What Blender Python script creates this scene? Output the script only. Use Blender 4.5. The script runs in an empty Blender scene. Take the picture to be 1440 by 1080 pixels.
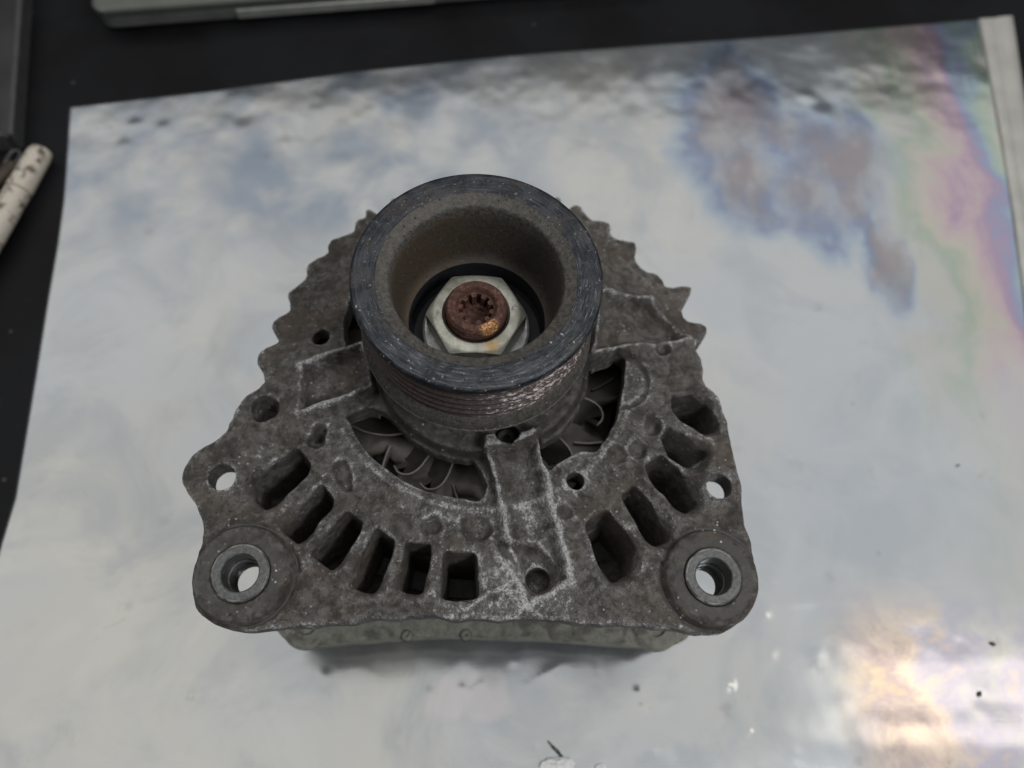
import bpy, math, random
import numpy as np
from mathutils import Matrix, Vector

rng = np.random.RandomState(7)
random.seed(7)
SC = bpy.context.scene
COL = SC.collection
MM = 0.001
FACE = 88.0          # height of the front face of the alternator above its base, mm
LIFT = 1.6            # the base stands on the sheet, mm above the table

# ------------------------------------------------------------------ camera
# x right, y away, z up, in mm; the alternator's axis is x = y = 0.
FPX = 1100.0
def _frame(f, nad):
    n = np.array([nad[0]-720, -(nad[1]-540), -f], float); n /= np.linalg.norm(n)
    Z = -n
    X = np.array([1., 0, 0]); X -= X.dot(Z)*Z; X /= np.linalg.norm(X)
    return np.array([X, np.cross(Z, X), Z])
ROT = _frame(FPX, (670, 1035))
CAM = np.array([0.3, -105.0, 215.0])      # relative to the centre of the front face
def pt(u, v, z=0.0):
    """the place at height z (mm, from the front face) that was measured at (u, v) in the photograph"""
    d = ROT @ np.array([u-720, -(v-540), -FPX], float)
    p = CAM + d*((z-CAM[2])/d[2])
    return (p[0], p[1])
def pts(lst, z=0.0): return [pt(u, v, z) for u, v in lst]

cd = bpy.data.cameras.new("camera"); cam = bpy.data.objects.new("camera", cd); COL.objects.link(cam)
M = Matrix.Identity(4)
for i in range(3):
    for j in range(3): M[i][j] = ROT[i, j]
M.translation = Vector((CAM[0]*MM, CAM[1]*MM, (CAM[2]+FACE+LIFT)*MM))
cam.matrix_world = M
cd.sensor_width = 36.0; cd.lens = 36.0*FPX/1440.0
cd.clip_start = 0.005; cd.clip_end = 20
cd.dof.use_dof = True; cd.dof.focus_distance = 0.205; cd.dof.aperture_fstop = 9.5; cd.dof.aperture_blades = 0
SC.camera = cam

# ------------------------------------------------------------------ light
PX = -1.5
W = bpy.data.worlds.new("World"); SC.world = W; W.use_nodes = True
W.node_tree.nodes["Background"].inputs[0].default_value = (0.80, 0.90, 1.0, 1)
W.node_tree.nodes["Background"].inputs[1].default_value = 0.06
def area(name, loc, size, target, power, color, spread=180):
    l = bpy.data.lights.new(name, 'AREA'); l.shape = 'RECTANGLE'; l.size, l.size_y = size
    l.energy = power; l.color = color; l.spread = math.radians(spread)
    o = bpy.data.objects.new(name, l); COL.objects.link(o); o.location = loc
    o.rotation_euler = (Vector(target)-Vector(loc)).to_track_quat('-Z', 'Y').to_euler()
    return o
def ceiling(name, loc, size, yaw, power, color):
    o = area(name, loc, size, (loc[0], loc[1], 0), power, color); o.rotation_euler = (0, 0, math.radians(yaw)); return o
ceiling("ceiling_light", (-0.03, 0.50, 1.35), (3.6, 2.0), 4.5, 20.5, (1.0, 0.985, 0.955))
area("desk_lamp_light", (1.02, -0.055, 1.0), (0.95, 0.13), (1.02, -0.055, 0), 0.52, (1.0, 0.90, 0.75))
area("front_key_light", (0.52, -0.46, 0.92), (0.26, 0.20), (0.0, -0.02, 0.11), 4.8, (0.98, 0.99, 1.0))  # unseen key light, added to model and brighten the casting
SC.view_settings.view_transform = 'Standard'; SC.view_settings.look = 'None'
SC.view_settings.exposure = 0.0; SC.view_settings.gamma = 1.0
SC.cycles.use_denoising = True
SC.cycles.max_bounces = 8; SC.cycles.caustics_reflective = False

# ------------------------------------------------------------------ node helpers
class NT:
    def __init__(s, name):
        s.m = bpy.data.materials.new(name); s.m.use_nodes = True; s.t = s.m.node_tree
        s.b = s.t.nodes["Principled BSDF"]
    def n(s, typ, **kw):
        nd = s.t.nodes.new(typ)
        for k, v in kw.items():
            if k.startswith('i_'):
                key = k[2:]; key = int(key) if key.isdigit() else key.replace('_', ' ')
                s.put(nd.inputs[key], v)
            else: setattr(nd, k, v)
        return nd
    def put(s, inp, v):
        if isinstance(v, bpy.types.NodeSocket): s.t.links.new(v, inp)
        elif isinstance(v, (tuple, list)) and inp.type == 'RGBA' and len(v) == 3: inp.default_value = (*v, 1)
        else: inp.default_value = v
    def math(s, op, a, b=0.0, c=0.0, clamp=False):
        nd = s.n('ShaderNodeMath', operation=op, use_clamp=clamp); s.put(nd.inputs[0], a); s.put(nd.inputs[1], b)
        s.put(nd.inputs[2], c); return nd.outputs[0]
    def vec(s, op, a, b=(0, 0, 0)):
        nd = s.n('ShaderNodeVectorMath', operation=op); s.put(nd.inputs[0], a); s.put(nd.inputs[1], b); return nd.outputs[0]
    def coords(s, scale=1000.0, off=(0, 0, 0)):
        c = s.n('ShaderNodeTexCoord').outputs['Object']
        mp = s.n('ShaderNodeMapping'); s.t.links.new(c, mp.inputs[0])
        mp.inputs['Scale'].default_value = (scale,)*3 if not isinstance(scale, tuple) else scale
        mp.inputs['Location'].default_value = off; return mp.outputs[0]
    def noise(s, v, scale, detail=4, rough=0.6, dist=0.0):
        return s.n('ShaderNodeTexNoise', i_Vector=v, i_Scale=scale, i_Detail=detail, i_Roughness=rough, i_Distortion=dist).outputs[0]
    def voro(s, v, scale, feature='F1'):
        return s.n('ShaderNodeTexVoronoi', feature=feature, i_Vector=v, i_Scale=scale).outputs[0]
    def ramp(s, f, stops, interp='LINEAR'):
        nd = s.n('ShaderNodeValToRGB'); s.put(nd.inputs[0], f); cr = nd.color_ramp; cr.interpolation = interp
        while len(cr.elements) < len(stops): cr.elements.new(0.5)
        for e, (p, c) in zip(cr.elements, stops):
            e.position = p; e.color = (c, c, c, 1) if not isinstance(c, (tuple, list)) else (*c, 1)
        return nd.outputs[0]
    def rng(s, f, a, b, lo=0.0, hi=1.0, smooth=True):
        nd = s.n('ShaderNodeMapRange', interpolation_type='SMOOTHSTEP' if smooth else 'LINEAR')
        s.put(nd.inputs[0], f); s.put(nd.inputs[1], a); s.put(nd.inputs[2], b); s.put(nd.inputs[3], lo); s.put(nd.inputs[4], hi)
        return nd.outputs[0]
    def mix(s, f, a, b, mode='MIX'):
        nd = s.n('ShaderNodeMix', data_type='RGBA', blend_type=mode, clamp_factor=True)
        s.put(nd.inputs[0], f); s.put(nd.inputs[6], a); s.put(nd.inputs[7], b); return nd.outputs[2]
    def bump(s, h, dist, strength=1.0, normal=None):
        nd = s.n('ShaderNodeBump', i_Height=h, i_Distance=dist*MM); s.put(nd.inputs['Strength'], strength)
        if normal: s.put(nd.inputs['Normal'], normal)
        return nd.outputs[0]
    def out(s, color=None, rough=None, metal=None, normal=None, **kw):
        b = s.b
        if color is not None: s.put(b.inputs['Base Color'], color)
        if rough is not None: s.put(b.inputs['Roughness'], rough)
        if metal is not None: s.put(b.inputs['Metallic'], metal)
        if normal is not None: s.put(b.inputs['Normal'], normal)
        for k, v in kw.items(): s.put(b.inputs[k.replace('_', ' ')], v)
        return s.m

# ------------------------------------------------------------------ materials
def polar(s, v, cx=0.0, cy=0.0):
    d = s.vec('SUBTRACT', v, (cx, cy, 0)); sx = s.n('ShaderNodeSeparateXYZ'); s.put(sx.inputs[0], d)
    r = s.math('SQRT', s.math('ADD', s.math('POWER', s.math('ABSOLUTE', sx.outputs[0]), 2.0), s.math('POWER', s.math('ABSOLUTE', sx.outputs[1]), 2.0)))
    a = s.math('ARCTAN2', sx.outputs[1], sx.outputs[0])
    return r, a, sx.outputs[2]
def comb(s, x, y, z=0.0):
    c = s.n('ShaderNodeCombineXYZ'); s.put(c.inputs[0], x); s.put(c.inputs[1], y); s.put(c.inputs[2], z); return c.outputs[0]

def mat_cast(name, dark, mid, oxide, amount=1.0, brown=True):
    s = NT(name); v = s.coords()
    n1 = s.noise(v, 0.055, 5, 0.65, 0.6); n2 = s.noise(v, 0.40, 6, 0.72, 0.3); n3 = s.noise(v, 1.7, 4, 0.65)
    n0 = s.noise(s.vec('ADD', v, (31, 17, 5)), 0.12, 5, 0.65, 0.5)
    base = s.mix(s.rng(n2, 0.38, 0.64), dark, mid)
    base = s.mix(s.math('MULTIPLY', s.rng(n0, 0.52, 0.36), 0.55), base, (0.050, 0.044, 0.040))
    wear_shade = s.n('ShaderNodeAttribute', attribute_name='wear_shade').outputs['Fac']
    if brown:
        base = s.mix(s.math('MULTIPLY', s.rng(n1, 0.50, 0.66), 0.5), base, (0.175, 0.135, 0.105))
        base = s.mix(s.math('MULTIPLY', s.rng(wear_shade, -0.25, -0.75), 0.75), base, (0.046, 0.044, 0.043))  # darkens the greasy lugs, and paints shade on the hub ring
    # crust: mottled grey-white oxide, streaked outwards from the axle
    r, an, z = polar(s, v)
    pv = comb(s, s.math('MULTIPLY', r, 0.55), s.math('MULTIPLY', an, 62.0), s.math('MULTIPLY', z, 0.8))
    sp = s.math('ADD', s.math('MULTIPLY', s.noise(v, 1.25, 7, 0.85, 0.7), 0.6), s.math('MULTIPLY', s.noise(pv, 1.3, 5, 0.8, 0.4), 0.4))
    m1 = s.math('ADD', s.math('MULTIPLY', wear_shade, 0.23), s.math('MULTIPLY', s.math('SUBTRACT', n0, 0.5), 0.38))
    th = s.math('SUBTRACT', 0.60, s.math('MULTIPLY', m1, amount))
    dlt = s.math('SUBTRACT', sp, th)
    ox = s.rng(dlt, 0.015, 0.075)
    ox2 = s.rng(dlt, -0.05, 0.03)
    col = s.mix(s.math('MULTIPLY', ox2, 0.45), base, tuple(0.55*c for c in oxide))
    col = s.mix(s.math('MULTIPLY', ox, s.rng(n3, 0.40, 0.56, 0.15, 1.0)), col, oxide)
    pits = s.rng(s.voro(v, 0.8), 0.0, 0.32)
    col = s.mix(s.math('MULTIPLY', s.math('SUBTRACT', 1.0, pits), 0.5), col, (0.02, 0.018, 0.016))
    g = s.math('MULTIPLY', s.rng(s.voro(v, 0.50), 0.20, 0.10), s.rng(s.noise(v, 0.11, 3), 0.52, 0.60))
    col = s.mix(s.math('MULTIPLY', g, 0.8), col, (0.68, 0.68, 0.66))
    h = s.math('ADD', s.math('MULTIPLY', n2, 1.6), s.math('ADD', s.math('MULTIPLY', sp, 2.2), s.math('MULTIPLY', pits, 0.4)))
    h = s.math('ADD', h, s.math('ADD', s.math('MULTIPLY', ox, 0.5), s.math('MULTIPLY', g, 0.6)))
    smooth_ = s.rng(wear_shade, -0.75, -0.25, 0.3, 1.0)
    nb = s.bump(h, 0.5, smooth_)
    return s.out(col, s.rng(n2, 0.3, 0.7, 0.42, 0.70), 0.35, nb)
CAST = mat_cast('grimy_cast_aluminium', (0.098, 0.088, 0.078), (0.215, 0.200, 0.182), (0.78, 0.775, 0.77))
REAR = mat_cast('dull_cast_aluminium', (0.31, 0.305, 0.26), (0.41, 0.405, 0.35), (0.58, 0.575, 0.52), 0.5, False)

def mat_lug():
    s = NT('machined_dark_steel'); v = s.coords(); r, a, z = polar(s, v)
    n = s.noise(v, 0.9, 5, 0.7); n2 = s.noise(v, 0.25, 4)
    rings = s.noise(comb(s, s.math('MULTIPLY', r, 3.6), s.math('MULTIPLY', a, 0.8), z), 1.0, 4, 0.7)
    col = s.mix(s.rng(n, 0.38, 0.66), (0.085, 0.084, 0.084), (0.17, 0.17, 0.17))
    col = s.mix(s.rng(rings, 0.52, 0.68), col, (0.20, 0.20, 0.205))
    edge = s.math('MULTIPLY', s.rng(s.math('ABSOLUTE', s.math('SUBTRACT', r, 7.45)), 0.32, 0.08), s.rng(n2, 0.42, 0.58))
    edge = s.math('MULTIPLY', edge, s.rng(z, FACE+1.0, FACE+1.4))
    col = s.mix(s.math('MULTIPLY', edge, 0.8), col, (0.58, 0.58, 0.57))
    return s.out(col, s.rng(n, 0.3, 0.7, 0.35, 0.6), 0.6, s.bump(s.math('ADD', n, rings), 0.12))
BUSH = mat_lug()

def mat_rim():
    s = NT('blackened_steel_rim'); v = s.coords(); r, a, z = polar(s, v, PX, 0.0)
    # the turning marks: fine rings broken up along the rim
    rings = s.noise(comb(s, s.math('MULTIPLY', r, 3.2), s.math('MULTIPLY', a, 1.6), z), 1.0, 5, 0.75)
    n = s.noise(v, 0.22, 5, 0.7, 0.4); n2 = s.noise(v, 1.6, 5, 0.75)
    col = s.mix(s.rng(n, 0.40, 0.62), (0.012, 0.015, 0.021), (0.044, 0.048, 0.055))
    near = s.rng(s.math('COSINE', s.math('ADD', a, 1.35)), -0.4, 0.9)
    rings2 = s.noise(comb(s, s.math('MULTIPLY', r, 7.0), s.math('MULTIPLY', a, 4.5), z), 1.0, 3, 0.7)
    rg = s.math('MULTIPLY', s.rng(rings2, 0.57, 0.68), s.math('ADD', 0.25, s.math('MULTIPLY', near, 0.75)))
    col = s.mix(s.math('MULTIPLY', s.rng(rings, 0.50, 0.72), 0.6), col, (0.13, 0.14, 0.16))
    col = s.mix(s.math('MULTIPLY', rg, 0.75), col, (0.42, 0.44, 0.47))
    dirt = s.math('MULTIPLY', s.rng(s.noise(v, 0.10, 4, 0.6), 0.50, 0.62), s.rng(n2, 0.4, 0.6))
    col = s.mix(s.math('MULTIPLY', dirt, 0.6), col, (0.085, 0.072, 0.062))
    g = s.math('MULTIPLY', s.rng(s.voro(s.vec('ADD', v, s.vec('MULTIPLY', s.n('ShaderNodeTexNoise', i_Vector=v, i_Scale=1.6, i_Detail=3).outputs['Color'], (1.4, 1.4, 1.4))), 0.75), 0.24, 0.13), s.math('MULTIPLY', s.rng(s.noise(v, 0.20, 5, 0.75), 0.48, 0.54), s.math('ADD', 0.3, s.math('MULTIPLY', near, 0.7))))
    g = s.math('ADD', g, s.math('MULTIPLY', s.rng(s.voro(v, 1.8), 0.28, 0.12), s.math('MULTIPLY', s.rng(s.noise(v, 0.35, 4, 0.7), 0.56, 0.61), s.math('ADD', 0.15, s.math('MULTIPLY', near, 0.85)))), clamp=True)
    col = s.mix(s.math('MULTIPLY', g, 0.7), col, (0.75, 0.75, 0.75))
    h = s.math('ADD', s.math('MULTIPLY', rings, 0.7), s.math('ADD', s.math('MULTIPLY', n2, 0.8), s.math('MULTIPLY', g, 1.4)))
    return s.out(col, s.rng(n2, 0.3, 0.7, 0.26, 0.48), 0.5, s.bump(h, 0.16, 0.8))
RIM = mat_rim()
def mat_bore():
    s = NT('dirty_turned_steel'); v = s.coords(); r, a, z = polar(s, v)
    n = s.noise(v, 0.16, 6, 0.72, 0.5); n2 = s.noise(v, 0.9, 6, 0.8)
    col = s.mix(s.rng(n2, 0.36, 0.66), (0.058, 0.053, 0.047), (0.145, 0.134, 0.118))
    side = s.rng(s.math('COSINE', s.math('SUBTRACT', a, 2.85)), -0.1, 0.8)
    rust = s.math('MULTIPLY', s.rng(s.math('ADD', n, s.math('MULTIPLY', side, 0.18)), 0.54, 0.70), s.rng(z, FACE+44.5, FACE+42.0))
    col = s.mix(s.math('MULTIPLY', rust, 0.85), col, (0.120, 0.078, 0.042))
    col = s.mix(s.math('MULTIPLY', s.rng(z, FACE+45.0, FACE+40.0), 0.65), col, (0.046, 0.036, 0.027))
    g = s.math('MULTIPLY', s.rng(s.voro(v, 0.8), 0.15, 0.08), s.rng(s.noise(v, 0.12, 2), 0.5, 0.58))
    col = s.mix(s.math('MULTIPLY', g, 0.6), col, (0.5, 0.49, 0.46))
    pit = s.math('MULTIPLY', s.rng(s.voro(s.vec('ADD', v, (3, 7, 1)), 0.55), 0.16, 0.09), s.rng(n, 0.4, 0.6))
    col = s.mix(pit, col, (0.02, 0.018, 0.016))
    h = s.math('SUBTRACT', s.math('ADD', n2, s.math('MULTIPLY', g, 0.8)), pit)
    return s.out(col, s.rng(n2, 0.3, 0.7, 0.5, 0.8), 0.25, s.bump(h, 0.22, 0.9))
BORE = mat_bore()
def mat_groove():
    s = NT('rusty_belt_grooves'); v = s.coords(); r, a, z = polar(s, v)
    n2 = s.noise(comb(s, s.math('MULTIPLY', z, 2.8), s.math('MULTIPLY', a, 17.0), r), 1.0, 6, 0.8)
    n = s.noise(v, 1.1, 6, 0.8)
    side = s.rng(s.math('COSINE', s.math('ADD', a, 0.85)), 0.3, 1.0)
    col = s.mix(s.rng(n, 0.35, 0.65), (0.020, 0.014, 0.013), (0.066, 0.040, 0.037))
    th = s.math('SUBTRACT', 0.66, s.math('MULTIPLY', side, 0.17))
    ox = s.rng(s.math('SUBTRACT', n2, th), 0.0, 0.10)
    xc = s.n('ShaderNodeSeparateXYZ'); s.put(xc.inputs[0], s.vec('SUBTRACT', v, (PX, 0, 0)))
    rc_ = s.math('SQRT', s.math('ADD', s.math('POWER', s.math('ABSOLUTE', xc.outputs[0]), 2.0), s.math('POWER', s.math('ABSOLUTE', xc.outputs[1]), 2.0)))
    r = rc_
    col = s.mix(s.rng(rc_, 29.6, 28.2), col, (0.010, 0.007, 0.007))  # shade painted into the roots to make the grooves look deeper
    tip = s.rng(s.math('ADD', r, s.math('MULTIPLY', n, 1.2)), 29.7, 30.6)
    ox = s.math('MULTIPLY', s.math('MULTIPLY', ox, s.math('ADD', 0.06, s.math('MULTIPLY', tip, 0.94))), s.math('ADD', 0.22, s.math('MULTIPLY', side, 0.78)))  # pale oxide on the tips; its right-side weighting paints in the light's sparkle
    col = s.mix(ox, col, (0.56, 0.49, 0.47))
    return s.out(col, 0.42, 0.3, s.bump(s.math('ADD', n, n2), 0.13, 0.8))
GROOVE = mat_groove()
def mat_flange():
    s = NT('dusty_steel_flange'); v = s.coords()
    n = s.noise(v, 0.9, 7, 0.85); n1 = s.noise(v, 0.12, 3)
    col = s.mix(s.rng(n, 0.36, 0.66), (0.052, 0.047, 0.041), (0.15, 0.138, 0.122))
    g = s.math('MULTIPLY', s.rng(s.voro(v, 0.6), 0.14, 0.08), s.rng(n1, 0.5, 0.58))
    col = s.mix(g, col, (0.5, 0.5, 0.48))
    zr = s.n('ShaderNodeSeparateXYZ'); s.put(zr.inputs[0], v)
    col = s.mix(s.math('MULTIPLY', s.rng(zr.outputs[2], FACE+23.15, FACE+22.75), s.rng(n, 0.4, 0.6, 0.3, 1.0)), col, (0.34, 0.33, 0.31))  # highlight along the lower edge, painted into the colour
    return s.out(col, 0.6, 0.3, s.bump(s.math('ADD', n, g), 0.22, 0.9))
FLANGE = mat_flange()
def mat_nut():
    s = NT('zinc_plated_nut'); v = s.coords()
    n = s.noise(v, 0.35, 5, 0.6, 0.4); n2 = s.noise(v, 2.4, 5, 0.75)
    col = s.mix(s.rng(n, 0.35, 0.65), (0.37, 0.375, 0.315), (0.55, 0.55, 0.49))
    col = s.mix(s.rng(n2, 0.60, 0.72), col, (0.15, 0.145, 0.115))
    col = s.mix(s.rng(n2, 0.38, 0.30), col, (0.17, 0.16, 0.12))
    d = s.n('ShaderNodeVectorMath', operation='DISTANCE'); s.put(d.inputs[0], v); d.inputs[1].default_value = (2.6, -10.0, FACE+28.0)
    st = s.rng(s.math('ADD', d.outputs['Value'], s.math('ADD', s.math('MULTIPLY', n, 3.5), s.math('MULTIPLY', n2, 2.5))), 6.4, 3.9)
    col = s.mix(s.math('MULTIPLY', st, 0.75), col, (0.50, 0.30, 0.09))
    rr_, aa_, zz_ = polar(s, v, -1.75, 0.0)
    ringst = s.math('MULTIPLY', s.rng(s.math('ADD', rr_, s.math('MULTIPLY', n2, 2.0)), 10.6, 9.2), 0.55)
    col = s.mix(ringst, col, (0.17, 0.09, 0.045))
    return s.out(col, s.rng(n2, 0.3, 0.7, 0.28, 0.50), 0.7, s.bump(n2, 0.10, 0.8))
NUT = mat_nut()
def mat_rust():
    s = NT('rusty_shaft'); v = s.coords()
    n = s.noise(v, 1.0, 6, 0.75, 0.3); n2 = s.noise(v, 3.2, 4, 0.7)
    col = s.ramp(n, [(0.32, (0.016, 0.009, 0.008)), (0.46, (0.062, 0.026, 0.019)), (0.56, (0.110, 0.044, 0.030)), (0.66, (0.21, 0.10, 0.072)), (0.74, (0.09, 0.055, 0.048))])
    d = s.n('ShaderNodeVectorMath', operation='DISTANCE'); s.put(d.inputs[0], v); d.inputs[1].default_value = (2.2, -6.6, FACE+32.0)
    st = s.rng(s.math('ADD', d.outputs['Value'], s.math('MULTIPLY', n, 4.0)), 5.4, 3.6)
    flake = s.math('MULTIPLY', st, s.rng(n2, 0.46, 0.54))
    col = s.mix(flake, col, (0.85, 0.45, 0.17))  # orange glint on the oily rust, painted into the colour
    rough = s.math('SUBTRACT', 0.72, s.math('MULTIPLY', st, 0.5))
    return s.out(col, rough, s.math('MULTIPLY', flake, 0.6), s.bump(s.math('ADD', n, s.math('MULTIPLY', n2, 0.5)), 0.35, 0.9))
RUST = mat_rust()
def mat_simple(name, c1, c2, rough, metal, scale=0.5, bump=0.1, det=5, r2=None):
    s = NT(name); v = s.coords(); n = s.noise(v, scale, det, 0.65)
    return s.out(s.mix(s.rng(n, 0.35, 0.65), c1, c2), rough if r2 is None else s.rng(n, 0.3, 0.7, rough, r2), metal, s.bump(n, bump))
WASH = mat_simple('bright_washer', (0.55, 0.56, 0.56), (0.80, 0.81, 0.81), 0.42, 0.5, 0.9)
DEEP = mat_simple('black_recess', (0.009, 0.010, 0.013), (0.016, 0.017, 0.021), 0.5, 0.0, 0.3)
FAN = mat_simple('dusty_fan_steel', (0.080, 0.071, 0.063), (0.130, 0.118, 0.105), 0.45, 0.4, 0.13, 0.1)
FANE = mat_simple('fan_edge_highlight', (0.16, 0.148, 0.133), (0.24, 0.222, 0.20), 0.4, 0.4, 0.2, 0.05)  # lighter fan steel: edge highlight painted along blade and rib tops
STEEL = mat_simple('dark_laminated_steel', (0.02, 0.02, 0.02), (0.045, 0.042, 0.04), 0.6, 0.3, 0.4)
COPPER = mat_simple('varnished_copper', (0.022, 0.017, 0.014), (0.035, 0.027, 0.02), 0.5, 0.2, 0.8)
PLASTIC = mat_simple('black_plastic', (0.02, 0.02, 0.02), (0.03, 0.03, 0.03), 0.5, 0.0)

# ------------------------------------------------------------------ object helpers
def mesh(name, V, F, mat, parent=None, smooth=True, mm=True, loc=None, mats=None, mi=None):
    me = bpy.data.meshes.new(name)
    V = np.asarray(V, float)*(MM if mm else 1)
    me.from_pydata([tuple(p) for p in V], [], [tuple(int(i) for i in f) for f in F])
    me.materials.append(mat)
    if mats:
        for m_ in mats: me.materials.append(m_)
        me.polygons.foreach_set('material_index', mi)
    me.polygons.foreach_set('use_smooth', [bool(smooth)]*len(me.polygons))
    me.update()
    o = bpy.data.objects.new(name, me); COL.objects.link(o)
    if parent: o.parent = parent
    if loc: o.location = loc
    return o
def auto_edges(o, deg=35):
    me = o.data; ang = math.radians(deg)
    import bmesh
    bm = bmesh.new(); bm.from_mesh(me)
    bmesh.ops.recalc_face_normals(bm, faces=bm.faces)
    for e in bm.edges:
        if len(e.link_faces) == 2 and e.calc_face_angle(0) > ang: e.smooth = False
    bm.to_mesh(me); bm.free(); return o
def tag(o, label=None, cat=None, group=None, kind=None):
    for k, v in (('label', label), ('category', cat), ('group', group), ('kind', kind)):
        if v: o[k] = v
    return o
def lathe(prof, seg=128, cx=0.0, cy=0.0, z0=FACE, closed=True, a0=0.0, a1=2*math.pi):
    """prof: (r, z) going round; returns V, F"""
    V = []; F = []; n = len(prof); full = abs(a1-a0-2*math.pi) < 1e-6
    k = seg if full else seg+1
    for j in range(k):
        a = a0+(a1-a0)*j/seg
        for r, z in prof: V.append((cx+r*math.cos(a), cy+r*math.sin(a), z+z0))
    for j in range(seg):
        j2 = (j+1) % k
        for i in range(n if closed else n-1):
            i2 = (i+1) % n
            F.append((j*n+i, j2*n+i, j2*n+i2, j*n+i2))
    return V, F
def chaikin(p, it=2, closed=True):
    p = np.asarray(p, float)
    for _ in range(it):
        q = np.roll(p, -1, 0) if closed else p[1:]
        b = p if closed else p[:-1]
        out = np.empty((2*len(b), 2)); out[0::2] = .75*b+.25*q; out[1::2] = .25*b+.75*q
        if not closed: out = np.vstack([p[:1], out, p[-1:]])
        p = out
    return p
def vnoise(X, Y, s, seed):
    """smooth 2-D value noise in -1..1, cell size s"""
    r = np.random.RandomState(seed).uniform(-1, 1, (256, 256))
    x = X/s+100; y = Y/s+100; xi = np.floor(x).astype(int); yi = np.floor(y).astype(int)
    fx = x-xi; fy = y-yi; fx = fx*fx*(3-2*fx); fy = fy*fy*(3-2*fy)
    g = lambda i, j: r[(xi+i) % 256, (yi+j) % 256]
    return (g(0, 0)*(1-fx)+g(1, 0)*fx)*(1-fy)+(g(0, 1)*(1-fx)+g(1, 1)*fx)*fy

# ------------------------------------------------------------------ the alternator
root = bpy.data.objects.new('alternator', None); COL.objects.link(root); root.location = (0, 0, LIFT*MM)
root.empty_display_size = 0.02
tag(root, 'grimy cast aluminium car alternator standing on the silver sheet with its pulley facing up', 'alternator')

# outline of the front casting, traced clockwise on the photograph
low_left = [(374,532),(360,547),(345,554),(332,572),(323,598),(305,618),(281,627),(264,641),(255,663),(258,688),(270,706),
    (282,720),(285,741),(279,769),(268,802),(265,828),(272,857),(296,877),(321,886),(354,887),(385,883),(423,881),(460,879),
    (493,874),(530,870),(582,867),(640,870),(700,873),(766,871),(823,875),(888,881),(953,884),(978,889),(998,891),(1027,887),(1051,871),
    (1067,847),(1072,826),(1063,790),(1051,741),(1047,708),(1045,684),(1035,647),(1029,618),(1020,578),(1006,553),(991,541)]
right_fins = [(975,533),(973,503),(981,488),(987,470),(984,462),(964,455),(960,436),(966,418),(962,409),(937,408),(931,396),(921,387),
    (906,383),(893,368),(893,358),(889,347),(874,343),(858,335),(857,325),(851,317),(836,315),(820,306),(816,298),(806,295)]
left_fins = [(586,262),(577,258),(570,266),(517,314),(507,314),(500,322),(498,331),(480,339),(467,344),(463,352),(461,364),(442,372),
    (433,381),(431,396),(416,409),(407,421),(407,434),(408,443),(392,453),(387,468),(394,486),(396,497),(380,510),(373,525)]
ZF = -12.0
out_low = pts(low_left, 0.0)
out_r = pts(right_fins, ZF); out_l = pts(left_fins[4:], ZF)
top = []
k0 = math.atan2(out_r[-1][1], out_r[-1][0]); k1 = math.atan2(out_l[0][1], out_l[0][0])
nf = 8
for i in range(nf):
    for f, r in ((0.12, 69.6), (0.34, 70.0), (0.46, 73.6), (0.66, 74.0), (0.82, 71.0)):
        a = k0+(k1-k0)*(i+f)/nf
        top.append((r*math.cos(a), r*math.sin(a)))
def sharpen(P, k):
    P = np.array(P); r = np.hypot(P[:, 0], P[:, 1]); rm = np.convolve(np.pad(r, 4, 'reflect'), np.ones(9)/9, 'valid')
    return list(map(tuple, P*(1+(r-rm)*k/r)[:, None]))
out_l = sharpen(out_l, 0.45); out_r = out_r[:1]+sharpen(out_r, 0.5)[1:]
OUT = chaikin(out_low+out_r+top+out_l, 1)

H = 0.5
gx = np.arange(-92, 92.01, H); gy = np.arange(-86, 84.01, H); gz = np.arange(-34, 13.01, H)
X2, Y2 = np.meshgrid(gx, gy, indexing='ij'); R2 = np.hypot(X2, Y2); A2 = np.degrees(np.arctan2(Y2, X2))
WX = X2+0.45*vnoise(X2, Y2, 5.5, 21)+0.22*vnoise(X2, Y2, 2.2, 22); WY = Y2+0.45*vnoise(X2, Y2, 5.5, 23)+0.22*vnoise(X2, Y2, 2.2, 24)
def sdpoly(P, X=None, Y=None):
    if X is None: X, Y = WX, WY
    P = np.asarray(P, float); d = np.full(X.shape, 1e9); ins = np.zeros(X.shape, bool); n = len(P)
    for i in range(n):
        a = P[i]; b = P[(i+1) % n]; e = b-a; wx = X-a[0]; wy = Y-a[1]
        t = np.clip((wx*e[0]+wy*e[1])/(e@e+1e-12), 0, 1)
        d = np.minimum(d, (wx-e[0]*t)**2+(wy-e[1]*t)**2)
        if a[1] != b[1]:
            c = ((a[1] > Y) != (b[1] > Y)) & (X < (b[0]-a[0])*(Y-a[1])/(b[1]-a[1])+a[0]); ins ^= c
    d = np.sqrt(d); return np.where(ins, -d, d)
def segd(a, b):
    a = np.array(a); b = np.array(b); e = b-a; wx = WX-a[0]; wy = WY-a[1]
    t = np.clip((wx*e[0]+wy*e[1])/(e@e), 0, 1); return np.hypot(wx-e[0]*t, wy-e[1]*t), t
def polyd(L):
    return np.min([segd(L[i], L[i+1])[0] for i in range(len(L)-1)], 0)
def ss(x, a, b):
    t = np.clip((x-a)/(b-a), 0, 1); return t*t*(3-2*t)
def smax(a, b, k):
    h = np.clip(0.5+0.5*(a-b)/k, 0, 1); return b+(a-b)*h+k*h*(1-h)
def smin(a, b, k): return -smax(-a, -b, k)
def circ(c, r): return np.hypot(X2-c[0], Y2-c[1])-r
def wcirc(c, r): return np.hypot(WX-c[0], WY-c[1])-r

d_out = sdpoly(OUT)
LUGL = pt(338, 806, 1.2); LUGR = pt(1003, 811, 1.2)
EARL = pt(312, 671); EARR = pt(1011, 684)
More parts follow.
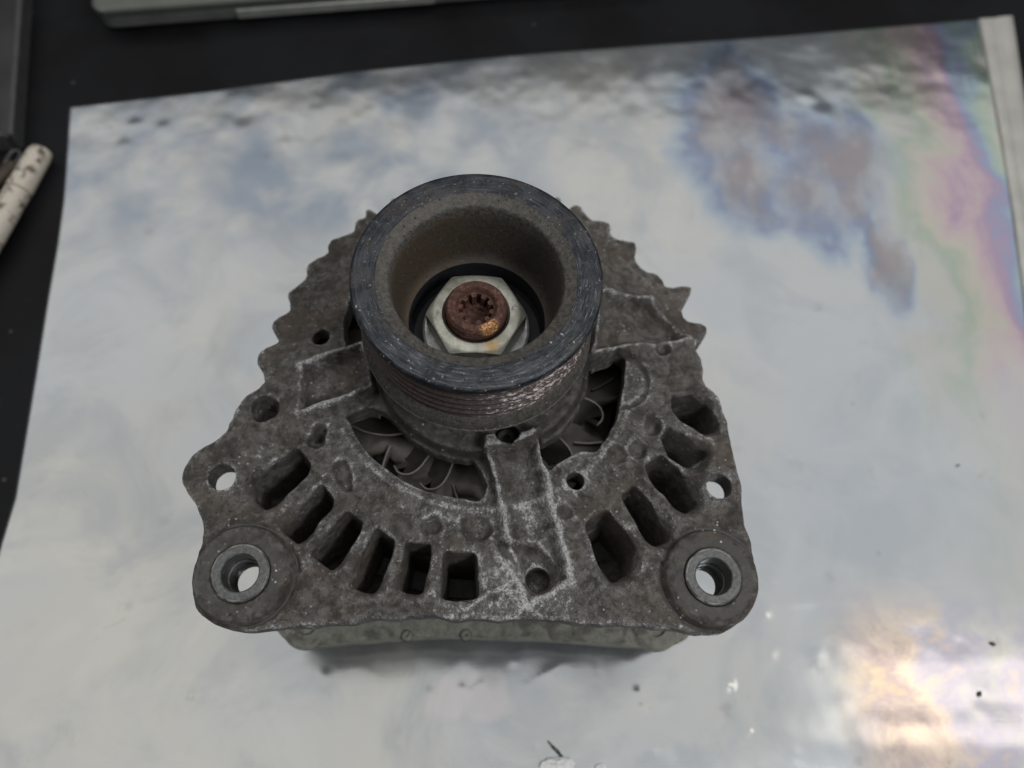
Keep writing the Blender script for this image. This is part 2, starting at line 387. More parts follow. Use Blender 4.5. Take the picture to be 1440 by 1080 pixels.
# --- the top surface as a height field
T = 0.35*vnoise(X2, Y2, 11, 1)+0.18*vnoise(X2, Y2, 4, 2)
up = np.maximum(ss(A2, -2, 22)*(X2 > 0), ss(A2 % 360, 186, 160)*(X2 < 0))
T = T-up*(12.5*np.clip((R2-47)/26, 0, 1.15))
T = T-(1-up)*1.4*ss(R2, 72, 84)*(np.abs(A2+90) < 40)
# lighter step between inner collar and slots
T += 0.7*np.exp(-((R2-46.8)/1.3)**2)*(A2 < -20)*(A2 > -150)
# hub
hub = np.where(R2 < 31.0, 4.2+np.clip((25-R2)*0.9, 0, 6), 4.2-(R2-31.0)*3.2)
T = smax(T, np.maximum(hub, -9), 1.2)
# spokes: two ridges with a channel between, rising to the hub
def spoke(l0, l1, r0, r1, chan, hr, hill=5.0):
    global T
    dl, tl = segd(l0, l1); dr, tr = segd(r0, r1)
    poly = [l0, l1, r1, r0]; sp = sdpoly(poly)
    body = sp-2.2
    rise = hill*ss(R2, 56, 32)
    T = np.where(body < 0, T+rise*ss(body, 0, -2), T)
    T = T-chan*ss(sp, 0.5, -2.6)*ss(R2, 30.5, 33.5)
    for d, h in ((dl, hr), (dr, hr)):
        T = T+h*np.exp(-(d/2.3)**2)*(0.85+0.3*vnoise(X2, Y2, 4, 31))*ss(R2, 27, 31)
SL = pts([(683,628),(742,848)]); SR = pts([(752,620),(800,815)])
spoke(SL[0], SL[1], SR[0], SR[1], 3.6, 2.1, 4.6)
LU = pts([(512,494),(424,514)]); LL = pts([(524,554),(422,579)])
spoke(LU[0], LU[1], LL[0], LL[1], 4.0, 1.9, 5.0)
RU = pts([(848,413),(922,405)], 2); RL = pts([(832,504),(975,468)], 1)
spoke(RU[0], RU[1], RL[0], RL[1], 4.6, 2.2, 5.0)
c_end, tt = segd(pt(728, 765), pt(757, 808))
T -= 3.6*ss(c_end, 6.0, 3.5)*ss(Y2, pt(742, 762)[1]+1.0, pt(742, 762)[1]-1.2)
# sloped pocket right of the top spoke
T -= 1.2*ss(sdpoly(pts([(856,345),(895,378),(922,402),(852,408)], -6)), 0.5, -2)
# dimples
for (u, v, rpx, dep) in ((931,487,13,3.0),(918,598,15,2.4),(897,632,15,1.6),(793,721,12,1.0),(372,574,20,6.5),(446,618,13,2.4),
                         (449,607,12,2.4),(868,640,16,1.0),(455,735,0,0)):
    if rpx: 
        r = rpx*0.187; T -= 1.4*dep*ss(wcirc(pt(u, v), r), 0.7, -1.2)
for poly, dep in (([(478,648),(492,650),(500,690),(488,692),(470,672),(466,658)], 1.9),
                  ([(590,735),(612,722),(622,730),(624,750),(604,752),(592,748)], 1.7),
                  ([(646,722),(688,722),(694,762),(650,762)], 1.5),
                  ([(398,748),(420,778),(424,805),(408,800)], 1.2)):
    T -= 1.5*dep*ss(sdpoly(chaikin(pts(poly), 2)), 0.7, -1.4)
# shallow round seat beside the right spoke with a groove round it
cs = circ(pt(872, 535), 8.6)
T -= 1.3*np.exp(-(cs/0.8)**2)*(X2 > pt(872, 535)[0]-2)+0.5*ss(cs, 0.5, -0.5)
# lug bosses
for c in (LUGL, LUGR):
    q = circ(c, 11.9); T = smax(T, np.where(q < 0.9, 1.1-q*0.0, 1.1-(q-0.9)*2.2), 0.5)
    T -= 1.3*np.exp(-((q-1.7)/0.9)**2)
for c in (EARL, EARR):
    q = circ(c, 6.6); T += 0.5*ss(q, 1, -1)
# lumps of corrosion and casting roughness
T += 0.42*np.clip(vnoise(X2, Y2, 1.7, 3)+vnoise(X2, Y2, 0.95, 4)*0.7, -0.35, 1)*(0.55+0.45*vnoise(X2, Y2, 13, 5))

slots = [[(356,672),(417,632),(433,655),(430,668),(374,712),(356,698)],
    [(451,683),(467,702),(462,716),(420,762),(394,741)],
    [(488,720),(506,735),(503,750),(468,799),(438,775)],
    [(528,744),(553,760),(547,784),(527,831),(494,822)],
    [(571,764),(604,767),(603,790),(592,831),(562,826)],
    [(625,778),(669,779),(671,838),(623,840)],
    [(824,737),(853,717),(872,737),(896,768),(890,802),(864,816),(843,790)],
    [(875,696),(891,683),(912,700),(946,755),(922,766),(899,741)],
    [(908,655),(930,640),(957,659),(983,708),(962,719),(925,686)],
    [(932,615),(941,599),(961,610),(999,633),(983,654),(960,652),(940,640)],
    [(946,557),(968,557),(1012,569),(1014,600),(992,606),(962,592),(947,574)]]
# the slots are funnelled: rounded ribs between them, a long slope at their outer ends
for s_ in slots:
    P = np.array(pts(s_)); rc = np.hypot(*P.mean(0)); dd = sdpoly(chaikin(P, 2), 0.5*(X2+WX), 0.5*(Y2+WY))
    T -= 1.0*ss(dd, 1.6, -0.4)+3.2*ss(dd, 3.4, -0.6)*ss(R2, rc-0.5, rc+5.5)*ss(d_out, -2.0, -4.0)
# --- underside
B = np.full(X2.shape, -8.0)
B = np.where(R2 < 34.5, -4.5, B)
skirt = smax(R2-70.0, 64.0-R2, 0.5)
wall_band = ss(R2, 62.5, 64)*ss(R2, 76+up*6, 74+up*6)
B = B-19.5*wall_band*np.maximum(up, ss(R2, 71, 69.5))
def outw(c):
    d = np.array([c[0]-CAM[0], c[1]-CAM[1]]); d /= np.linalg.norm(d); return (c[0]+5*d[0], c[1]+5*d[1])
dl_ = np.minimum(np.minimum(circ(LUGL, 0), circ(LUGR, 0)), np.minimum(circ(outw(EARL), 0), circ(outw(EARR), 0))+1)
B = np.minimum(B, -8-23*ss(d_out, -1.8, -4)*ss(R2, 56, 58)*ss(dl_, 9.5, 12)*(A2 < 12)*(A2 > -172))
B = np.minimum(B, T-5.5)
B = np.where((R2 < 34.5) & (R2 > 22), np.maximum(B, -4.5), B)
for c, e_ in ((LUGL, -12.5), (LUGR, -12.5), (EARL, -8), (EARR, -8)): B = np.where(circ(c, 5.6) < 0, e_, np.minimum(B, np.where(circ(c, 11) < 3, e_+np.maximum(circ(c, 11), 0)*0.8, -5)))
B = np.maximum(B, -40)

# --- holes: list of (2-D distance, draft, floor height or None)
holes = []
def arcpts(r, a, b, n=14): return [(r*math.cos(math.radians(a+(b-a)*i/n)), r*math.sin(math.radians(a+(b-a)*i/n))) for i in range(n+1)]
v1 = pts([(521,572),(492,579),(485,588)])+arcpts(44.3, -152, -89.5)+pts([(684,690),(679,668),(668,648)])+arcpts(33.0, -96, -146, 10)
v2 = pts([(879,493),(880,530),(873,572),(862,603),(846,627),(838,635),(822,632),(805,640),(785,653),(771,664),(765,662),(757,640),(752,622)])+arcpts(33.0, -57, -2, 10)
v3 = pts([(486,497),(483,460),(488,432)])+arcpts(45.5, 154, 112, 8)+arcpts(33.0, 112, 174, 10)
v4 = pts([(846,411),(858,406)])+arcpts(42.0, 40, 74, 8)+arcpts(33.0, 74, 44, 10)
for v in (v1, v2, v3, v4): holes.append((sdpoly(chaikin(v, 1)), 0.05, None))
for s_ in slots:
    P = np.array(pts(s_)); c = P.mean(0); P = c+(P-c)*(1.05 if c[0] < 0 else 1.0)
    D_ = np.empty((3*len(P), 2)); Q_ = np.roll(P, -1, 0)
    for k_ in range(3): D_[k_::3] = P*(1-k_/3)+Q_*k_/3
    d = sdpoly(chaikin(D_, 2), 0.5*(X2+WX), 0.5*(Y2+WY))-0.35
    fl = np.where(R2 < 64, -60.0, -29+np.clip((R2-66)/14, 0, 1)*13.0)
    d = np.maximum(d, d_out+2.9)
    holes.append((d, 0.08, fl))
for (u, v, r, fl, z) in ((452,476,2.75,None,-2),(809,676,2.6,None,0),(758,811,3.5,-13.0,-2)):
    holes.append((circ(pt(u, v, z), r), 0.0, None if fl is None else np.full(X2.shape, fl)))
for c, r in ((LUGL, 7.75), (LUGR, 7.75), (EARL, 3.75), (EARR, 3.6)):
    holes.append((circ(c, r), 0.0, None))
SCREWS = [(27.3*math.cos(math.radians(a)), 27.3*math.sin(math.radians(a))) for a in (-74, 16, 106, 196)]
for c in SCREWS: holes.append((circ(c, 3.7), 0.0, np.full(X2.shape, -1.0)))

nx, ny, nz = len(gx), len(gy), len(gz)
Fd = np.empty((nx, ny, nz), np.float32)
for k, z in enumerate(gz):
    f = smax(z-T, d_out+0.02*(-z)*(z < 0), 0.9+0.6*(Y2 < -20))
    f = smax(f, B-z, 0.8)
    for d, draft, fl in holes:
        near = d < 6
        h = d[near]+draft*np.maximum(-z, 0)*0.6
        if fl is not None: h = smax(h, fl[near]-z, 1.0)
        f[near] = smax(f[near], -h, 0.7)
    Fd[:, :, k] = f
Fd[0] = Fd[-1] = 5; Fd[:, 0] = Fd[:, -1] = 5; Fd[:, :, 0] = 5; Fd[:, :, -1] = 5

def surface_nets(F, ox, oy, oz, h):
    S = F < 0
    c = np.zeros(tuple(n-1 for n in F.shape), np.uint8)
    for i in (0, 1):
        for j in (0, 1):
            for k in (0, 1): c += S[i:F.shape[0]-1+i, j:F.shape[1]-1+j, k:F.shape[2]-1+k]
    act = (c > 0) & (c < 8); I, J, K = np.nonzero(act)
    idx = np.full(act.shape, -1, np.int64); idx[I, J, K] = np.arange(len(I))
    acc = np.zeros((len(I), 3)); cnt = np.zeros(len(I))
    cor = [(i, j, k) for i in (0, 1) for j in (0, 1) for k in (0, 1)]
    vals = {q: F[I+q[0], J+q[1], K+q[2]].astype(float) for q in cor}
    for a in cor:
        for ax in range(3):
            if a[ax] == 0:
                b = list(a); b[ax] = 1; b = tuple(b); va = vals[a]; vb = vals[b]
                m = (va < 0) != (vb < 0); t = np.where(m, va/(va-vb+1e-12*(va == vb)), 0)
                p = np.array(a, float)[None, :].repeat(len(I), 0); p[:, ax] += t
                acc += p*m[:, None]; cnt += m
    V = acc/cnt[:, None]+np.stack([I, J, K], 1)
    Q = []
    for ax in range(3):
        sl0 = [slice(None)]*3; sl1 = [slice(None)]*3; sl0[ax] = slice(0, -1); sl1[ax] = slice(1, None)
        s0 = S[tuple(sl0)]; s1 = S[tuple(sl1)]; e = np.argwhere(s0 != s1)
        o1, o2 = (ax+1) % 3, (ax+2) % 3
        e = e[(e[:, o1] > 0) & (e[:, o2] > 0) & (e[:, o1] < F.shape[o1]-1) & (e[:, o2] < F.shape[o2]-1)]
        ins = s0[tuple(e.T)]
        def cell(d1, d2):
            q = e.copy(); q[:, o1] -= d1; q[:, o2] -= d2; return idx[tuple(q.T)]
        q = np.stack([cell(1, 1), cell(0, 1), cell(0, 0), cell(1, 0)], 1)
        q[~ins] = q[~ins][:, ::-1]; Q.append(q)
    return V*h+np.array([ox, oy, oz]), np.vstack(Q)
V, Q = surface_nets(Fd, gx[0], gy[0], gz[0], H); del Fd
# light smoothing, normals and an edge-wear measure (how convex the casting is)
ed = np.vstack([Q[:, [0, 1]], Q[:, [1, 2]], Q[:, [2, 3]], Q[:, [3, 0]]])
deg = np.bincount(ed.ravel(), minlength=len(V)).astype(float)
def lap(A):
    out = np.empty_like(A)
    for c in range(A.shape[1]):
        out[:, c] = (np.bincount(ed[:, 0], A[ed[:, 1], c], len(V))+np.bincount(ed[:, 1], A[ed[:, 0], c], len(V)))/np.maximum(deg, 1)
    return out
V = V+0.5*(lap(V)-V); V = V-0.3*(lap(V)-V)
def vnormals(V, Q):
    n = np.cross(V[Q[:, 2]]-V[Q[:, 0]], V[Q[:, 3]]-V[Q[:, 1]]); N = np.zeros_like(V)
    for i in range(4):
        for c in range(3): N[:, c] += np.bincount(Q[:, i], n[:, c], len(V))
    return N/np.maximum(np.linalg.norm(N, axis=1, keepdims=True), 1e-9)
N = vnormals(V, Q)
A = V.copy()
for _ in range(7): A = A+0.9*(lap(A)-A)
wear_shade = ((V-A)*N).sum(1); wear_shade = np.clip(wear_shade/0.40, -0.6, 0.55)
def vseg(a, b):
    a = np.array(a); e = np.array(b)-a; w = V[:, :2]-a; t = np.clip((w@e)/(e@e), 0, 1); return np.hypot(*(w-t[:, None]*e).T)
for a_, b_ in (SL, SR, LU, LL, RU, RL): wear_shade = wear_shade+0.22*np.exp(-(vseg(a_, b_)/2.6)**2)*(V[:, 2] > -9)
# fraction of corrosion by area: heavier round the lower spoke and the inner collar
rr = np.hypot(V[:, 0], V[:, 1])
zone = 0.30*np.exp(-((V[:, 0]-14)/15)**2)*(V[:, 1] < -26)+0.34*np.exp(-((rr-49)/5)**2)*(V[:, 1] < 0)+0.30*np.exp(-((V[:, 1]+70)/7)**2)*np.exp(-((V[:, 0]-8)/32)**2)
dl = np.minimum(np.hypot(V[:, 0]-LUGL[0], V[:, 1]-LUGL[1]), np.hypot(V[:, 0]-LUGR[0], V[:, 1]-LUGR[1]))
zone -= 0.9*np.exp(-(dl/13.5)**6)
wear_shade = wear_shade+zone*(N[:, 2] > 0.3)-0.75*np.exp(-((rr-30.5)/3.2)**4)*(np.abs(np.degrees(np.arctan2(V[:, 1], V[:, 0]))+74) > 14)  # last term darkens the hub ring: the pulley's shade painted into its colour

# --- label faces: lugs, ears, fins, spokes, hub; the rest is the housing itself
C = V[Q].mean(1); cr = np.hypot(C[:, 0], C[:, 1]); ca = np.degrees(np.arctan2(C[:, 1], C[:, 0]))
lab = np.zeros(len(Q), int); names = {0: 'front_housing'}
def mark(m, name):
    k = len(names); names[k] = name; lab[(lab == 0) & m] = k
for c in (LUGL, LUGR): mark(np.hypot(C[:, 0]-c[0], C[:, 1]-c[1]) < 13.6, 'mounting_lug')
for c in (EARL, EARR): mark(np.hypot(C[:, 0]-c[0], C[:, 1]-c[1]) < 9.3, 'bolt_ear')
mark(cr < 32.9, 'bearing_hub')
for q in ((SL, SR), (LU, LL), (RU, RL)):
    P = [q[0][0], q[0][1], q[1][1], q[1][0]]
    dd = sdpoly(P, C[:, 0], C[:, 1]); mark((dd < 2.0) & (C[:, 2] > -8) & (cr < 62), 'spoke')
# fins: runs of the outline that stand proud of the valleys
Oa = np.degrees(np.arctan2(OUT[:, 1], OUT[:, 0])) % 360; Or = np.hypot(OUT[:, 0], OUT[:, 1])
o = np.argsort(Oa); Oa, Or = Oa[o], Or[o]
grid = np.arange(8, 190, 0.25); prof = np.interp(grid, Oa, Or)
w = 26
base = np.array([prof[max(0, i-w):i+w].min() for i in range(len(prof))]); base = np.convolve(np.pad(base, 10, 'edge'), np.ones(21)/21, 'valid')
is_f = prof > base+1.0; i = 0
while i < len(grid):
    if is_f[i]:
        j = i
        while j+1 < len(grid) and is_f[j+1]: j += 1
        if j-i > 5:
            lo, hi = grid[i], grid[j]; b = base[i:j+1].mean()
            mark(((ca % 360) >= lo) & ((ca % 360) <= hi) & (cr > b+0.6), 'cooling_fin')
        i = j+1
    else: i += 1
housing = None
for k in sorted(names):
    sel = np.nonzero(lab == k)[0]
    if len(sel) < 30: continue
    q = Q[sel]; u, inv = np.unique(q.ravel(), return_inverse=True)
    me = bpy.data.meshes.new(names[k]); vv = (V[u]+np.array([0, 0, FACE]))*MM
    me.vertices.add(len(u)); me.vertices.foreach_set('co', vv.ravel())
    me.loops.add(len(sel)*4); me.loops.foreach_set('vertex_index', inv.ravel().astype(np.int32))
    me.polygons.add(len(sel)); me.polygons.foreach_set('loop_start', np.arange(0, len(sel)*4, 4, dtype=np.int32))
    me.update(calc_edges=True); me.validate()
    me.polygons.foreach_set('use_smooth', [True]*len(me.polygons))
    me.normals_split_custom_set_from_vertices(N[u].tolist())
    at = me.attributes.new('wear_shade', 'FLOAT', 'POINT'); at.data.foreach_set('value', wear_shade[u].astype(np.float32))
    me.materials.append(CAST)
    ob = bpy.data.objects.new(names[k], me); COL.objects.link(ob)
    if k == 0: housing = ob; ob.parent = root
    else: ob.parent = housing

# --- steel bushings in the lower lugs, screws that hold the bearing
def bushing(c):
    prof = [(4.95,1.7),(5.25,2.0),(7.3,2.0),(7.75,1.6),(7.75,-12.6),(4.35,-12.6),(4.35,-8.5),(4.6,-8.2),(4.6,-5.2),(4.95,-4.9)]
    v, f = lathe(prof, 72); o = auto_edges(mesh('bushing', v, f, BUSH, housing), 40); o.location = (c[0]*MM, c[1]*MM, 0); return o
for c in (LUGL, LUGR): bushing(c)
for c in SCREWS:
    v, f = lathe([(0.01,1.2),(0.9,1.2),(1.0,1.9),(2.4,2.1),(3.0,1.7),(3.1,-0.6),(0.01,-0.6)], 24, c[0], c[1])
    s_ = auto_edges(mesh('screw', v, f, STEEL, housing))
    a = math.atan2(c[1], c[0])
# --- pulley
PX = -1.5
pul = [(31.6,22.0),(32.0,22.5),(32.0,24.4),(31.4,25.6)]
low = [(29.7,26.4),(30.1,26.0),(31.95,23.0),(32.0,22.3),(31.6,22.0),(19.9,22.0),(19.9,15.5),(9.0,15.5)]
V_, F_ = lathe(low, 160, PX, 0, closed=False)
pulley = auto_edges(mesh('pulley', V_, F_, FLANGE, root), 30)
gp = [(29.7,26.4),(29.4,26.6)]
z = 26.6; pitch = 3.1
for i in range(6):
    gp += [(27.4,z+pitch*0.42),(27.4,z+pitch*0.58),(30.3,z+pitch*0.93),(30.3,z+pitch*1.07)]
    z += pitch
gp[-1] = (30.6, z+0.15)
gp += [(31.4, z+0.3)]
zt = z+0.3
V_, F_ = lathe(gp, 160, PX, 0, closed=False); auto_edges(mesh('grooved_band', V_, F_, GROOVE, pulley), 30)
rp = [(31.4,zt),(31.75,zt+0.5),(31.75,47.4),(31.35,47.95),(30.8,48.15),(26.0,48.1),(25.3,47.9)]
rp2 = []
for i in range(len(rp)-1):
    a, b = rp[i], rp[i+1]; m = max(1, int(abs(a[0]-b[0])/0.5))
    for j in range(m): rp2.append((a[0]+(b[0]-a[0])*j/m, a[1]+(b[1]-a[1])*j/m))
rp2.append(rp[-1])
V_, F_ = lathe(rp2, 192, PX, 0, closed=False); auto_edges(mesh('rim', V_, F_, RIM, pulley), 40)
bp = [(25.3,47.9),(24.9,47.5),(22.6,46.5),(22.1,46.0),(21.9,45.2),(21.2,34.0),(20.9,27.6),(20.5,25.8),(19.6,24.6),(18.9,24.2)]
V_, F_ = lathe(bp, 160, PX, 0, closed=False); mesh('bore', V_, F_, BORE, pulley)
V_, F_ = lathe([(18.9,24.2),(18.9,17.0),(18.0,16.0),(9,16.0)], 96, PX, 0, closed=False); auto_edges(mesh('recess', V_, F_, DEEP, pulley))
# --- collar, nut, shaft
CX, CY = -1.75, 0.0
V_, F_ = lathe([(8.4,15.8),(8.4,20.3),(14.4,20.3),(15.0,19.8),(15.0,15.8)], 96, CX, CY); auto_edges(mesh('collar', V_, F_, WASH, root))
def nut():
    AF = 12.0; zt, zb = 28.6, 20.4; V = []; F = []; n = 144; cols = 7
    for j in range(n):
        a = 2*math.pi*j/n; m = (a % (math.pi/3))-math.pi/6; Rh = AF/math.cos(m); Rh = min(Rh, 13.75)
        ch = max(0.0, Rh-11.7)*0.55
        c, s_ = math.cos(a), math.sin(a)
        for r, z in ((8.5, zt-0.9), (9.3, zt), (11.55, zt), (Rh*0.5+11.55*0.5, zt-ch*0.45), (Rh, zt-ch-0.05), (Rh, zb+0.3), (Rh-0.4, zb)):
            V.append((CX+r*c, CY+r*s_, z+FACE))
    for j in range(n):
        k = (j+1) % n
        for i in range(cols-1): F.append((j*cols+i, k*cols+i, k*cols+i+1, j*cols+i+1))
    return auto_edges(mesh('hex_nut', V, F, NUT, root), 28)
nut_o = nut()
def shaft():
    V = []; F = []; n = 144
    prof = [(8.2,16),(8.2,28.6)]
    z = 27.9
    for i in range(3): prof += [(7.45,z+0.45),(8.3,z+0.9),(8.3,z+1.1)]; z += 1.25
    prof += [(7.95,32.1),(7.6,32.5),(5.9,32.55),(5.45,32.1),(5.1,31.0)]
    m = len(prof); star = [0.0, 0.0]
    for j in range(n):
        a = 2*math.pi*j/n; c, s_ = math.cos(a), math.sin(a)
        for r, z in prof: V.append((CX+r*c, CY+r*s_, z+FACE))
        w = (j % 14.4)/14.4; rs = 4.75 if w < 0.5 else 3.65
        V.append((CX+rs*c, CY+rs*s_, 30.9+FACE)); V.append((CX+rs*c, CY+rs*s_, 26.5+FACE)); V.append((CX+3.2*c, CY+3.2*s_, 26.3+FACE)); V.append((CX+2.8*c, CY+2.8*s_, 25.3+FACE))
    m2 = m+4
    for j in range(n):
        k = (j+1) % n
        for i in range(m2-1): F.append((j*m2+i, k*m2+i, k*m2+i+1, j*m2+i+1))
    F.append([j*m2+m2-1 for j in range(n)])
    return auto_edges(mesh('shaft', V, F, RUST, root), 30)
shaft_o = shaft()
# stamped marks on the nut
def stamp(txt, x, y, size, rot, name='stamped_mark'):
    cu = bpy.data.curves.new(name, 'FONT'); cu.body = txt; cu.size = size*MM; cu.extrude = 0.04*MM; cu.align_x = 'CENTER'; cu.align_y = 'CENTER'
    o = bpy.data.objects.new(name, cu); o.location = (x*MM, y*MM, (28.62+FACE)*MM); o.rotation_euler = (0, 0, rot)
    COL.objects.link(o); bpy.context.view_layer.update()
    me = bpy.data.meshes.new_from_object(o.evaluated_get(bpy.context.evaluated_depsgraph_get())); m_ = bpy.data.objects.new(name, me)
    m_.location = o.location; m_.rotation_euler = o.rotation_euler; bpy.data.objects.remove(o); me.materials.clear(); me.materials.append(STAMP)
    COL.objects.link(m_); m_.parent = nut_o; m_.name = name; return m_
STAMP = mat_simple('dark_stamping', (0.09, 0.09, 0.07), (0.14, 0.14, 0.11), 0.6, 0.3)
stamp('F', CX-10.35, CY-0.4, 2.2, 0.1)
stamp('5', CX+9.9, CY+1.6, 1.7, -0.3)
stamp('I', CX+10.9, CY+2.4, 1.7, 0.8)

# --- fan with curved blades under the vents
def fan():
    zf = -17.5
    V = []; F = []; n = 120
    # hub disc whose edge swings out into a lobe under each blade
    for j in range(n):
        a = 2*math.pi*j/n; lobe = 0.5+0.5*math.cos(a*9-0.6)
        ro = 38+11.5*min(1, max(0, lobe*1.5-0.15))
        for r, z in ((16, zf), (28, zf), (34, zf), (ro-1.2, zf-0.6), (ro, zf-1.6), (ro-0.8, zf-2.4), (16, zf-2.4)):
            V.append((r*math.cos(a), r*math.sin(a), z+FACE))
    for j in range(n):
        k = (j+1) % n
        for i in range(7): F.append((j*7+i, k*7+i, k*7+(i+1) % 7, j*7+(i+1) % 7))
    o = auto_edges(mesh('fan', V, F, FAN, root), 50)
    def plate(name, path, h0, h1, lean, th=0.35):
        path = chaikin([(r*math.cos(math.radians(a)), r*math.sin(math.radians(a))) for r, a in path], 3, closed=False)
        V = []; F = []; mi = []; m = len(path)
        for i, p in enumerate(path):
            t = i/(m-1); d = path[min(i+1, m-1)]-path[max(i-1, 0)]; d /= np.linalg.norm(d); nrm = np.array([-d[1], d[0]])
            hh = h0+(h1-h0)*t
            for q, zz in ((p+nrm*(lean-th), zf-0.4), (p-nrm*th, zf+hh-0.5), (p-nrm*th*0.6, zf+hh), (p+nrm*th*0.6, zf+hh), (p+nrm*th, zf+hh-0.5), (p+nrm*(lean+th), zf-0.4)):
                V.append((q[0], q[1], zz+FACE))
        for i in range(m-1):
            for k in range(6):
                F.append((i*6+k, i*6+(k+1) % 6, i*6+6+(k+1) % 6, i*6+6+k)); mi.append(1 if k == 2 else 0)
        F += [tuple(range(6)), tuple((m-1)*6+k for k in range(5, -1, -1))]; mi += [0, 0]
        return auto_edges(mesh(name, V, F, FAN, o, mats=[FANE], mi=mi), 50)
    for a_ in (-105, -119, -137, -12, -40, 22, 58, 96, 140, 178):
        plate('blade', [(24, a_+1), (30, a_-0.5), (36, a_-1), (39.5, a_-3.5), (41, a_-8), (39.8, a_-12)] if a_ != -137 else [(24, -134), (32.7, -140), (39.6, -149), (44, -157)], 6.8, 4.6, -7.0)
    for a_ in (-141, -103, -35, -4, 35, 75, 120, 160):
        plate('rib', [(36, a_), (39.5, a_+3), (43.5, a_+7)], 1.4, 1.2, 0.3, 0.45)
    return o
fan()
# rotor with claw poles below the fan
def rotor():
    v, f = lathe([(0.1,-22),(30,-22),(36,-24),(44,-26),(45,-30),(45,-56),(0.1,-56)], 96)
    o = auto_edges(mesh('rotor', v, f, STEEL, root))
    for i in range(6):
        a = math.radians(60*i+18); V = []
        for r, w_, z in ((20, 9, -20.2), (47.0, 8, -22.5)):
            pass
        da = math.radians(17)
        P = [(18, -da*1.2), (46.5, -da), (46.5, da), (18, da*1.2)]
        for zt in (-20.5, -25.0):
            for r, d in P: V.append((r*math.cos(a+d), r*math.sin(a+d), zt+FACE))
        # the finger going down, narrowing
        for d in (-da*0.45, da*0.45): V.append((46.5*math.cos(a+d), 46.5*math.sin(a+d), -50+FACE))
        for d in (-da*0.45, da*0.45): V.append((43.5*math.cos(a+d), 43.5*math.sin(a+d), -50+FACE))
        F = [(0,1,2,3),(0,4,5,1),(3,2,6,7),(0,3,7,4),(1,5,8),(5,10,8),(1,8,9,2),(2,9,6),(6,9,11),(5,6,11,10),(8,10,11,9),(4,7,6,5)]
        auto_edges(mesh('claw_pole', V, F, FAN, o))
rotor()
# stator: laminated ring with a winding head
v, f = lathe([(49,-26),(67.5,-26),(67.5,-60),(49,-60)], 120); st = auto_edges(mesh('stator_core', v, f, STEEL, root))
v, f = lathe([(50,-25.9),(50,-17),(52,-15),(59,-15),(61.5,-17.5),(62,-25.9)], 120, closed=False)
v = [(x*(1+0.006*math.sin(math.atan2(y, x)*60)), y*(1+0.006*math.sin(math.atan2(y, x)*60)), z) for x, y, z in v]
mesh('winding', v, f, COPPER, st)

# --- rear housing, seen below the front one, on the plastic end cover
RL1 = pt(437, 872, -68); RL2 = pt(915, 872, -68)
def extrude_outline(name, P, zs, mat, parent, inset):
    """stack of outlines (inset, z), capped"""
    P = np.asarray(P); n = len(P); V = []; F = []
    d = np.roll(P, -1, 0)-np.roll(P, 1, 0); nn = np.stack([d[:, 1], -d[:, 0]], 1); nn /= np.linalg.norm(nn, axis=1, keepdims=True)
    area_ = 0.5*np.sum(P[:, 0]*np.roll(P[:, 1], -1)-np.roll(P[:, 0], -1)*P[:, 1])
    if area_ < 0: nn = -nn
    for ins, z in zip(inset, zs):
        for p, q in zip(P, nn): V.append((p[0]-q[0]*ins, p[1]-q[1]*ins, z+FACE))
    L = len(zs)
    for l in range(L-1):
        for j in range(n): F.append((l*n+j, l*n+(j+1) % n, (l+1)*n+(j+1) % n, (l+1)*n+j))
    F.append([(L-1)*n+j for j in range(n)]); F.append([j for j in range(n)][::-1])
    return auto_edges(mesh(name, V, F, mat, parent), 40)
edge = pts([(393,884),(400,896),(412,907),(432,911),(470,909),(520,905),(560,902),(600,899),(640,898),(680,900),(720,902),(760,902),(800,905),(850,909),(900,912),(935,912),(955,905),(966,892)], -68)
cx1, cy1 = edge[0]; cx2, cy2 = edge[-1]
back = [(cx2-1, cy2+10)]+[(66*math.cos(math.radians(a)), 66*math.sin(math.radians(a))) for a in range(-28, 209, 6)]+[(cx1+1, cy1+10)]
rear_o = extrude_outline('rear_housing', chaikin(list(edge)+back, 1), (-70.5, -69.5, -61, -60), REAR, root, (1.2, 0, 0, 1.2))
at = rear_o.data.attributes.new('wear_shade', 'FLOAT', 'POINT'); at.data.foreach_set('value', [0.3]*len(rear_o.data.vertices))
for c, rr_ in ((pt(432, 878, -60), 8.3), (pt(921, 881, -60), 8.3)):
    v, f = lathe([(3.6,-60.5),(3.6,-58.8),(rr_-1.2,-58.8),(rr_,-60.1),(rr_,-61.4),(3.6,-61.4)], 48, c[0], c[1]); b_ = auto_edges(mesh('mounting_boss', v, f, REAR, rear_o))
for (u, v_) in ((572, 894), (655, 893)):
    c = pt(u, v_, -60)
    v, f = lathe([(0.01,-58.9),(1.4,-59.0),(2.1,-60.2)], 20, c[0], c[1]); mesh('rivet', v, f, REAR, rear_o)
v, f = lathe([(0.1,-70.4),(62,-70.4),(64,-74),(60,-FACE+2),(57,-FACE),(0.1,-FACE)], 96); auto_edges(mesh('end_cover', v, f, PLASTIC, root))

